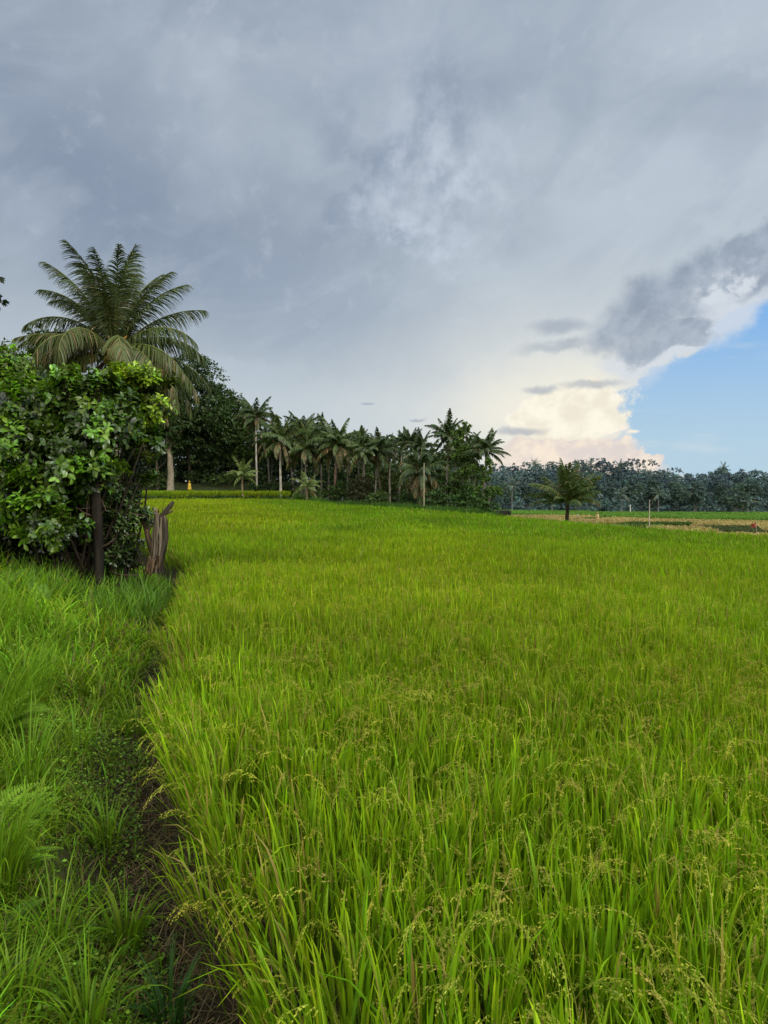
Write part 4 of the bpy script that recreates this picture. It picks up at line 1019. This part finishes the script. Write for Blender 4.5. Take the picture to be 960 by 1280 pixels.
def ss(a, b, x):
    n = nt.nodes.new('ShaderNodeMapRange'); n.interpolation_type = 'SMOOTHSTEP'; LK(x.o, n.inputs['Value'])
    lo, hi, ta, tb = (a, b, 0., 1.) if a < b else (b, a, 1., 0.)
    n.inputs['From Min'].default_value = lo; n.inputs['From Max'].default_value = hi; n.inputs['To Min'].default_value = ta; n.inputs['To Max'].default_value = tb
    return V(n.outputs['Result'])
def mixc(f, a, b):
    n = nt.nodes.new('ShaderNodeMix'); n.data_type = 'RGBA'; 
    if isinstance(f, V): LK(f.o, n.inputs[0])
    else: n.inputs[0].default_value = f
    for idx, q in ((6, a), (7, b)):
        if isinstance(q, V): LK(q.o, n.inputs[idx])
        else: n.inputs[idx].default_value = (*q, 1)
    return V(n.outputs[2])
def srgb(r, g, b):
    f = lambda c: (c / 255 / 12.92) if c / 255 <= .04045 else ((c / 255 + .055) / 1.055) ** 2.4
    return (f(r), f(g), f(b))
def curve(x, pts, lo, hi):
    """piecewise function of x through pts, values mapped to [lo, hi]"""
    n = nt.nodes.new('ShaderNodeFloatCurve'); xs = [p[0] for p in pts]; x0, x1 = min(xs), max(xs)
    c = n.mapping.curves[0]; pp = [((p[0] - x0) / (x1 - x0), (p[1] - lo) / (hi - lo)) for p in sorted(pts)]
    c.points[0].location = pp[0]; c.points[1].location = pp[-1]
    for p in pp[1:-1]: c.points.new(*p)
    n.mapping.update(); LK(mth('DIVIDE', x - x0, x1 - x0, clamp=True).o, n.inputs['Value'])
    return V(n.outputs[0]) * (hi - lo) + lo
tc = nt.nodes.new('ShaderNodeTexCoord'); sx = nt.nodes.new('ShaderNodeSeparateXYZ'); LK(tc.outputs['Generated'], sx.inputs[0])
dx, dy, dz = V(sx.outputs[0]), V(sx.outputs[1]), V(sx.outputs[2])
AZ = mth('ARCTAN2', dx, dy) * 10.0           # azimuth, tenths of a radian
EL = mth('ARCSINE', mth('MINIMUM', mth('MAXIMUM', dz, -1), 1)) * 10.0
def ae(px, py):
    cx, cy = (px - 480) / F, (640 - py) / F; th = math.atan(30 / F)
    X_, Y_, Z_ = cx, math.cos(th) + cy * math.sin(th), -math.sin(th) + cy * math.cos(th)
    return math.atan2(X_, Y_) * 10, math.atan2(Z_, math.hypot(X_, Y_)) * 10
def comb(a, b, c=0.):
    n = nt.nodes.new('ShaderNodeCombineXYZ')
    for k_, q in enumerate((a, b, c)):
        if isinstance(q, V): LK(q.o, n.inputs[k_])
        else: n.inputs[k_].default_value = q
    return n.outputs[0]
def noise(vec, scale, detail=6., rough=.55, dist=0.):
    n = nt.nodes.new('ShaderNodeTexNoise'); LK(vec, n.inputs['Vector']); n.inputs['Scale'].default_value = scale; n.inputs['Detail'].default_value = detail
    n.inputs['Roughness'].default_value = rough; n.inputs['Distortion'].default_value = dist
    return V(n.outputs['Fac'])
ang = comb(AZ, EL)
zz = mth('MAXIMUM', dz, 0.0) + .22
plane = comb(dx / zz, dy / zz)
n1 = noise(plane, .75, 5, .5, .6); n2 = noise(plane, 2.2, 6, .55, .5); n3 = noise(ang, 1.1, 7, .6, .3); n4 = noise(ang, 3.2, 6, .6); n5 = noise(comb(AZ + 13., EL * 1.6 + 4.), .42, 4, .5, .4)
w1 = (n3 - .5); w2 = (n4 - .5)
AW = AZ + w1 * .9 + w2 * .35; EW = EL + (noise(comb(AZ + 40., EL + 9.), 1.1, 7, .6) - .5) * .7 + w2 * .2
def ell(px, py, rx, ry, rot=0., warped=True, soft=(1.3, .4)):
    a0, e0 = ae(px, py); A_ = (AW if warped else AZ) - a0; E_ = (EW if warped else EL) - e0
    c, s_ = math.cos(radians(rot)), math.sin(radians(rot)); u = A_ * c + E_ * s_; v = E_ * c - A_ * s_
    u = u / (rx / 87.); v = v / (ry / 87.)
    return ss(soft[0], soft[1], mth('SQRT', u * u + v * v))
mx = lambda *a: a[0] if len(a) == 1 else mth('MAXIMUM', a[0], mx(*a[1:]))
# clear blue sky: Nishita
sky = nt.nodes.new('ShaderNodeTexSky'); sky.sky_type = 'NISHITA'; sky.sun_disc = False
sky.sun_elevation = radians(SUN_EL); sky.sun_rotation = radians(SUN_AZ); sky.air_density = 1.; sky.dust_density = .6; sky.ozone_density = 1.5
sk = nt.nodes.new('ShaderNodeVectorMath'); sk.operation = 'SCALE'; LK(sky.outputs[0], sk.inputs[0]); sk.inputs['Scale'].default_value = .085
blue = V(sk.outputs[0])
grade = mixc(ss(.2, 3.4, EL), srgb(182, 211, 230), srgb(96, 168, 241))
blue = mixc(.93, blue, grade)
blue = mixc(ss(.52, .70, noise(comb(AZ * .6, EL * 3.), .9, 5, .6)) * ss(2.8, .8, EL) * .5, blue, srgb(205, 218, 226))
# grey veil
vl = mixc(ss(-5., 6., AZ + (n1 - .5) * 6), srgb(153, 166, 182), srgb(180, 192, 205))
vl = mixc(ss(6.5, 1.0, EL) * ss(-9, 1, AZ) * .9, vl, srgb(196, 208, 216))
vl = mixc(ss(3.2, .6, EL) * .75, vl, srgb(196, 207, 214))
dark = ss(.44, .64, n1) * .55
vl = mixc(dark * ss(1.5, 4.5, EL), vl, srgb(124, 139, 161))
vl = mixc(ss(.50, .72, n2) * ss(.35, .65, n5) * .55 * ss(1., 3., EL), vl, srgb(186, 198, 214))
vl = mixc(ell(170, 270, 330, 110, -22, soft=(1.5, .1)) * .62, vl, srgb(116, 134, 159))
vl = mixc(ell(420, 400, 250, 60, -8, soft=(1.6, .1)) * .35, vl, srgb(150, 166, 187))
vl = mixc(ell(490, 190, 150, 80, 35, soft=(1.6, .0)) * ss(.36, .6, n3) * .75, vl, srgb(130, 146, 170))
vl = mixc(ell(560, 205, 90, 60, -40, soft=(1.6, .0)) * ss(.34, .68, n4) * .6, vl, srgb(204, 214, 228))
vl = mixc(ell(520, 288, 90, 30, -28, soft=(1.6, .0)) * ss(.32, .68, n4) * .7, vl, srgb(204, 215, 230))
vl = mixc(ell(850, 230, 260, 60, 32, soft=(1.5, .1)) * .45, vl, srgb(186, 197, 210))
vl = mixc(ell(400, 60, 230, 90, 20, soft=(1.6, 0.)) * ss(.38, .6, n2) * .6, vl, srgb(180, 191, 205))
stk = noise(comb(AZ * .75 + EL * .6, (EL - AZ * .6) * 1.7), .5, 6, .55, .8)      # long diagonal streaks
vl = mixc(ss(.46, .70, stk) * ss(0., 2.5, EL) * .24, vl, srgb(198, 209, 222))
vl = mixc(ss(.54, .32, stk) * ss(1., 3.5, EL) * .20, vl, srgb(136, 151, 172))
vl = mixc(ss(.5, .72, n4) * ss(.42, .6, n3) * ss(.5, 3., EL) * .22, vl, srgb(204, 214, 226))
# bright glow around the cumulus
vl = mixc(ell(690, 500, 260, 120, 5, soft=(1.5, .0)) * .75, vl, srgb(226, 228, 224))
vl = mixc(ell(690, 520, 130, 70, 0, soft=(1.5, .1)) * .8, vl, srgb(250, 244, 226))
vl = mixc(ell(310, 458, 45, 12, -5, soft=(1.4, .2)) * .5, vl, srgb(186, 198, 210))
# coverage: everything but the lower right
bpts = [(-2., 5.2), (ae(0, 585)[1], ae(838, 585)[0])] + [(ae(px, py)[1], ae(px, py)[0]) for px, py in [(800, 572), (776, 555), (786, 535), (782, 500), (800, 470), (880, 430), (890, 405), (960, 372), (1060, 345)]] + [(3.9, 9.), (5.5, 12.)]
bd = curve(EL, bpts, 0., 14.)
fine = (noise(ang, 4.5, 5, .62) - .5) * ss(3.2, 1., EL) * 1.1 + w1 * .5
cov = ss(.13, -.10, AZ - bd + fine * .9)
back = ss(0., -1., dy * 4.)
cov = mx(cov, back)
col = mixc(cov, blue, vl)
# cumulus heads
cum = mx(ell(712, 512, 66, 24, 0, soft=(1.08, .9)), ell(690, 528, 62, 18, 0, soft=(1.08, .9)), ell(745, 520, 38, 24, 0, soft=(1.08, .9)), ell(735, 500, 44, 16, 0, soft=(1.08, .9)))
cumc = mixc(ss(.35, .65, n4), srgb(255, 250, 232), srgb(240, 232, 214))
col = mixc(cum * .92, col, cumc)
low = mx(ell(740, 572, 56, 26, 0, soft=(1.08, .9)), ell(680, 570, 62, 24, 0, soft=(1.08, .9)), ell(710, 556, 24, 12, 0, soft=(1.1, .85)), ell(805, 582, 22, 10, 0, soft=(1.1, .85)), ell(780, 574, 24, 14, 0, soft=(1.08, .9)))
lowc = mixc(ss(.38, .62, n4), srgb(250, 234, 214), srgb(226, 214, 208))
col = mixc(low * .92, col, lowc)
# dark streaks
def flat(px, py, rx, ry):
    a0, e0 = ae(px, py); u = (AZ - a0 + w1 * .25) / (rx / 87.); v = (EL - e0 + w2 * .16 + w1 * .08) / (ry / 87.)
    return ss(1.3, .3, mth('SQRT', u * u + v * v))
st = mx(flat(678, 487, 22, 6), flat(738, 481, 40, 6), flat(648, 539, 36, 5), flat(522, 524, 12, 2.5), flat(460, 504, 9, 2), flat(700, 408, 40, 9))
col = mixc(mx(flat(779, 535, 7, 5), flat(792, 541, 8, 2.5)), col, srgb(250, 240, 226))
col = mixc(st * .6, col, srgb(150, 162, 180))
# the dark puffy cloud running up to the right
pf = mx(ell(775, 415, 40, 24, 20, soft=(1.3, .4)), ell(816, 382, 60, 34, 26, soft=(1.3, .55)), ell(868, 358, 58, 36, 25, soft=(1.3, .55)), ell(830, 425, 50, 20, 12, soft=(1.15, .8)), ell(945, 322, 52, 34, 25, soft=(1.15, .8)), ell(700, 432, 52, 8, 4, soft=(1.4, .2)) * .6, ell(850, 432, 36, 9, 8, soft=(1.2, .7)), ell(1040, 290, 90, 50, 20, soft=(1.2, .8)))
rim = ell(890, 400, 96, 26, 33, soft=(1.25, .6)); rim2 = ell(915, 355, 30, 30, 30, soft=(1.2, .5)); rim3 = ell(800, 448, 50, 12, 14, soft=(1.3, .5))
col = mixc(mx(rim * .8, rim2 * .7, rim3 * .6), col, srgb(212, 220, 230))
a0_, e0_ = ae(850, 385)
lit = ss(-.8, 1.4, (AZ - a0_) * .45 - (EL - e0_) * .75 + (n4 - .5) * 4. + (n3 - .5) * 3.)
dk0 = mixc(ss(.34, .66, noise(ang, 2.1, 7, .62, .4)), srgb(128, 143, 164), srgb(160, 173, 190))
dk = mixc(lit * .7, dk0, srgb(186, 196, 209))
col = mixc(pf * ss(1.25, .3, ell(912, 366, 34, 12, 38, soft=(1.4, .3)) * (ss(.35, .6, n4) + .25)) * .80, col, dk)
col = mixc(ell(912, 352, 34, 14, 34, soft=(1.4, .2)) * ss(.42, .58, n4) * .8, col, srgb(214, 220, 228))
col = mixc(ss(0.2, -.6, dy), col, srgb(214, 208, 196))  # warm tint added behind the camera to offset bluish shade
# ground side of the world
col = mixc(ss(0., -.5, EL), col, (.10, .12, .07))
# unseen sky overhead and behind the camera, boosted to brighten the ground
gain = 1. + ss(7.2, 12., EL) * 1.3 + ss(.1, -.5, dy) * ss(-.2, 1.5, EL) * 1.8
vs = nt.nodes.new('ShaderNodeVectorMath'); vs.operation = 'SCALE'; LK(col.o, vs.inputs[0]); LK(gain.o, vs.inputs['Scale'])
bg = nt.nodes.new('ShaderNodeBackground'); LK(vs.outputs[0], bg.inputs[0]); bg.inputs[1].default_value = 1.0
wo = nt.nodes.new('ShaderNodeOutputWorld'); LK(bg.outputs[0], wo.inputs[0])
world.cycles.sampling_method = 'MANUAL'; world.cycles.sample_map_resolution = 512

sun = bpy.data.lights.new('sun', 'SUN'); sun.energy = 2.3; sun.angle = radians(14); sun.color = (1, .94, .84)
so = bpy.data.objects.new('sun', sun); C.objects.link(so)
so.rotation_euler = (radians(90 - SUN_EL), 0, radians(180 - SUN_AZ) ); so['kind'] = 'structure'

# ------------------------------------------------------------------ camera
cam = bpy.data.cameras.new('camera'); co = bpy.data.objects.new('camera', cam); C.objects.link(co)
cam.sensor_fit = 'VERTICAL'; cam.sensor_height = 36; cam.lens = 36 * F / 1280
cam.clip_start = .05; cam.clip_end = 8000
co.location = (0, 0, EYE); co.rotation_euler = (radians(90) - math.atan(30 / F), 0, 0)
S = bpy.context.scene; S.camera = co
S.view_settings.view_transform = 'Standard'; S.view_settings.look = 'None'; S.view_settings.exposure = 0
S.render.engine = 'CYCLES'; S.cycles.max_bounces = 6; S.cycles.diffuse_bounces = 4; S.cycles.transmission_bounces = 5; S.cycles.transparent_max_bounces = 4
S.cycles.use_denoising = True
S.render.resolution_x = 768; S.render.resolution_y = 1024
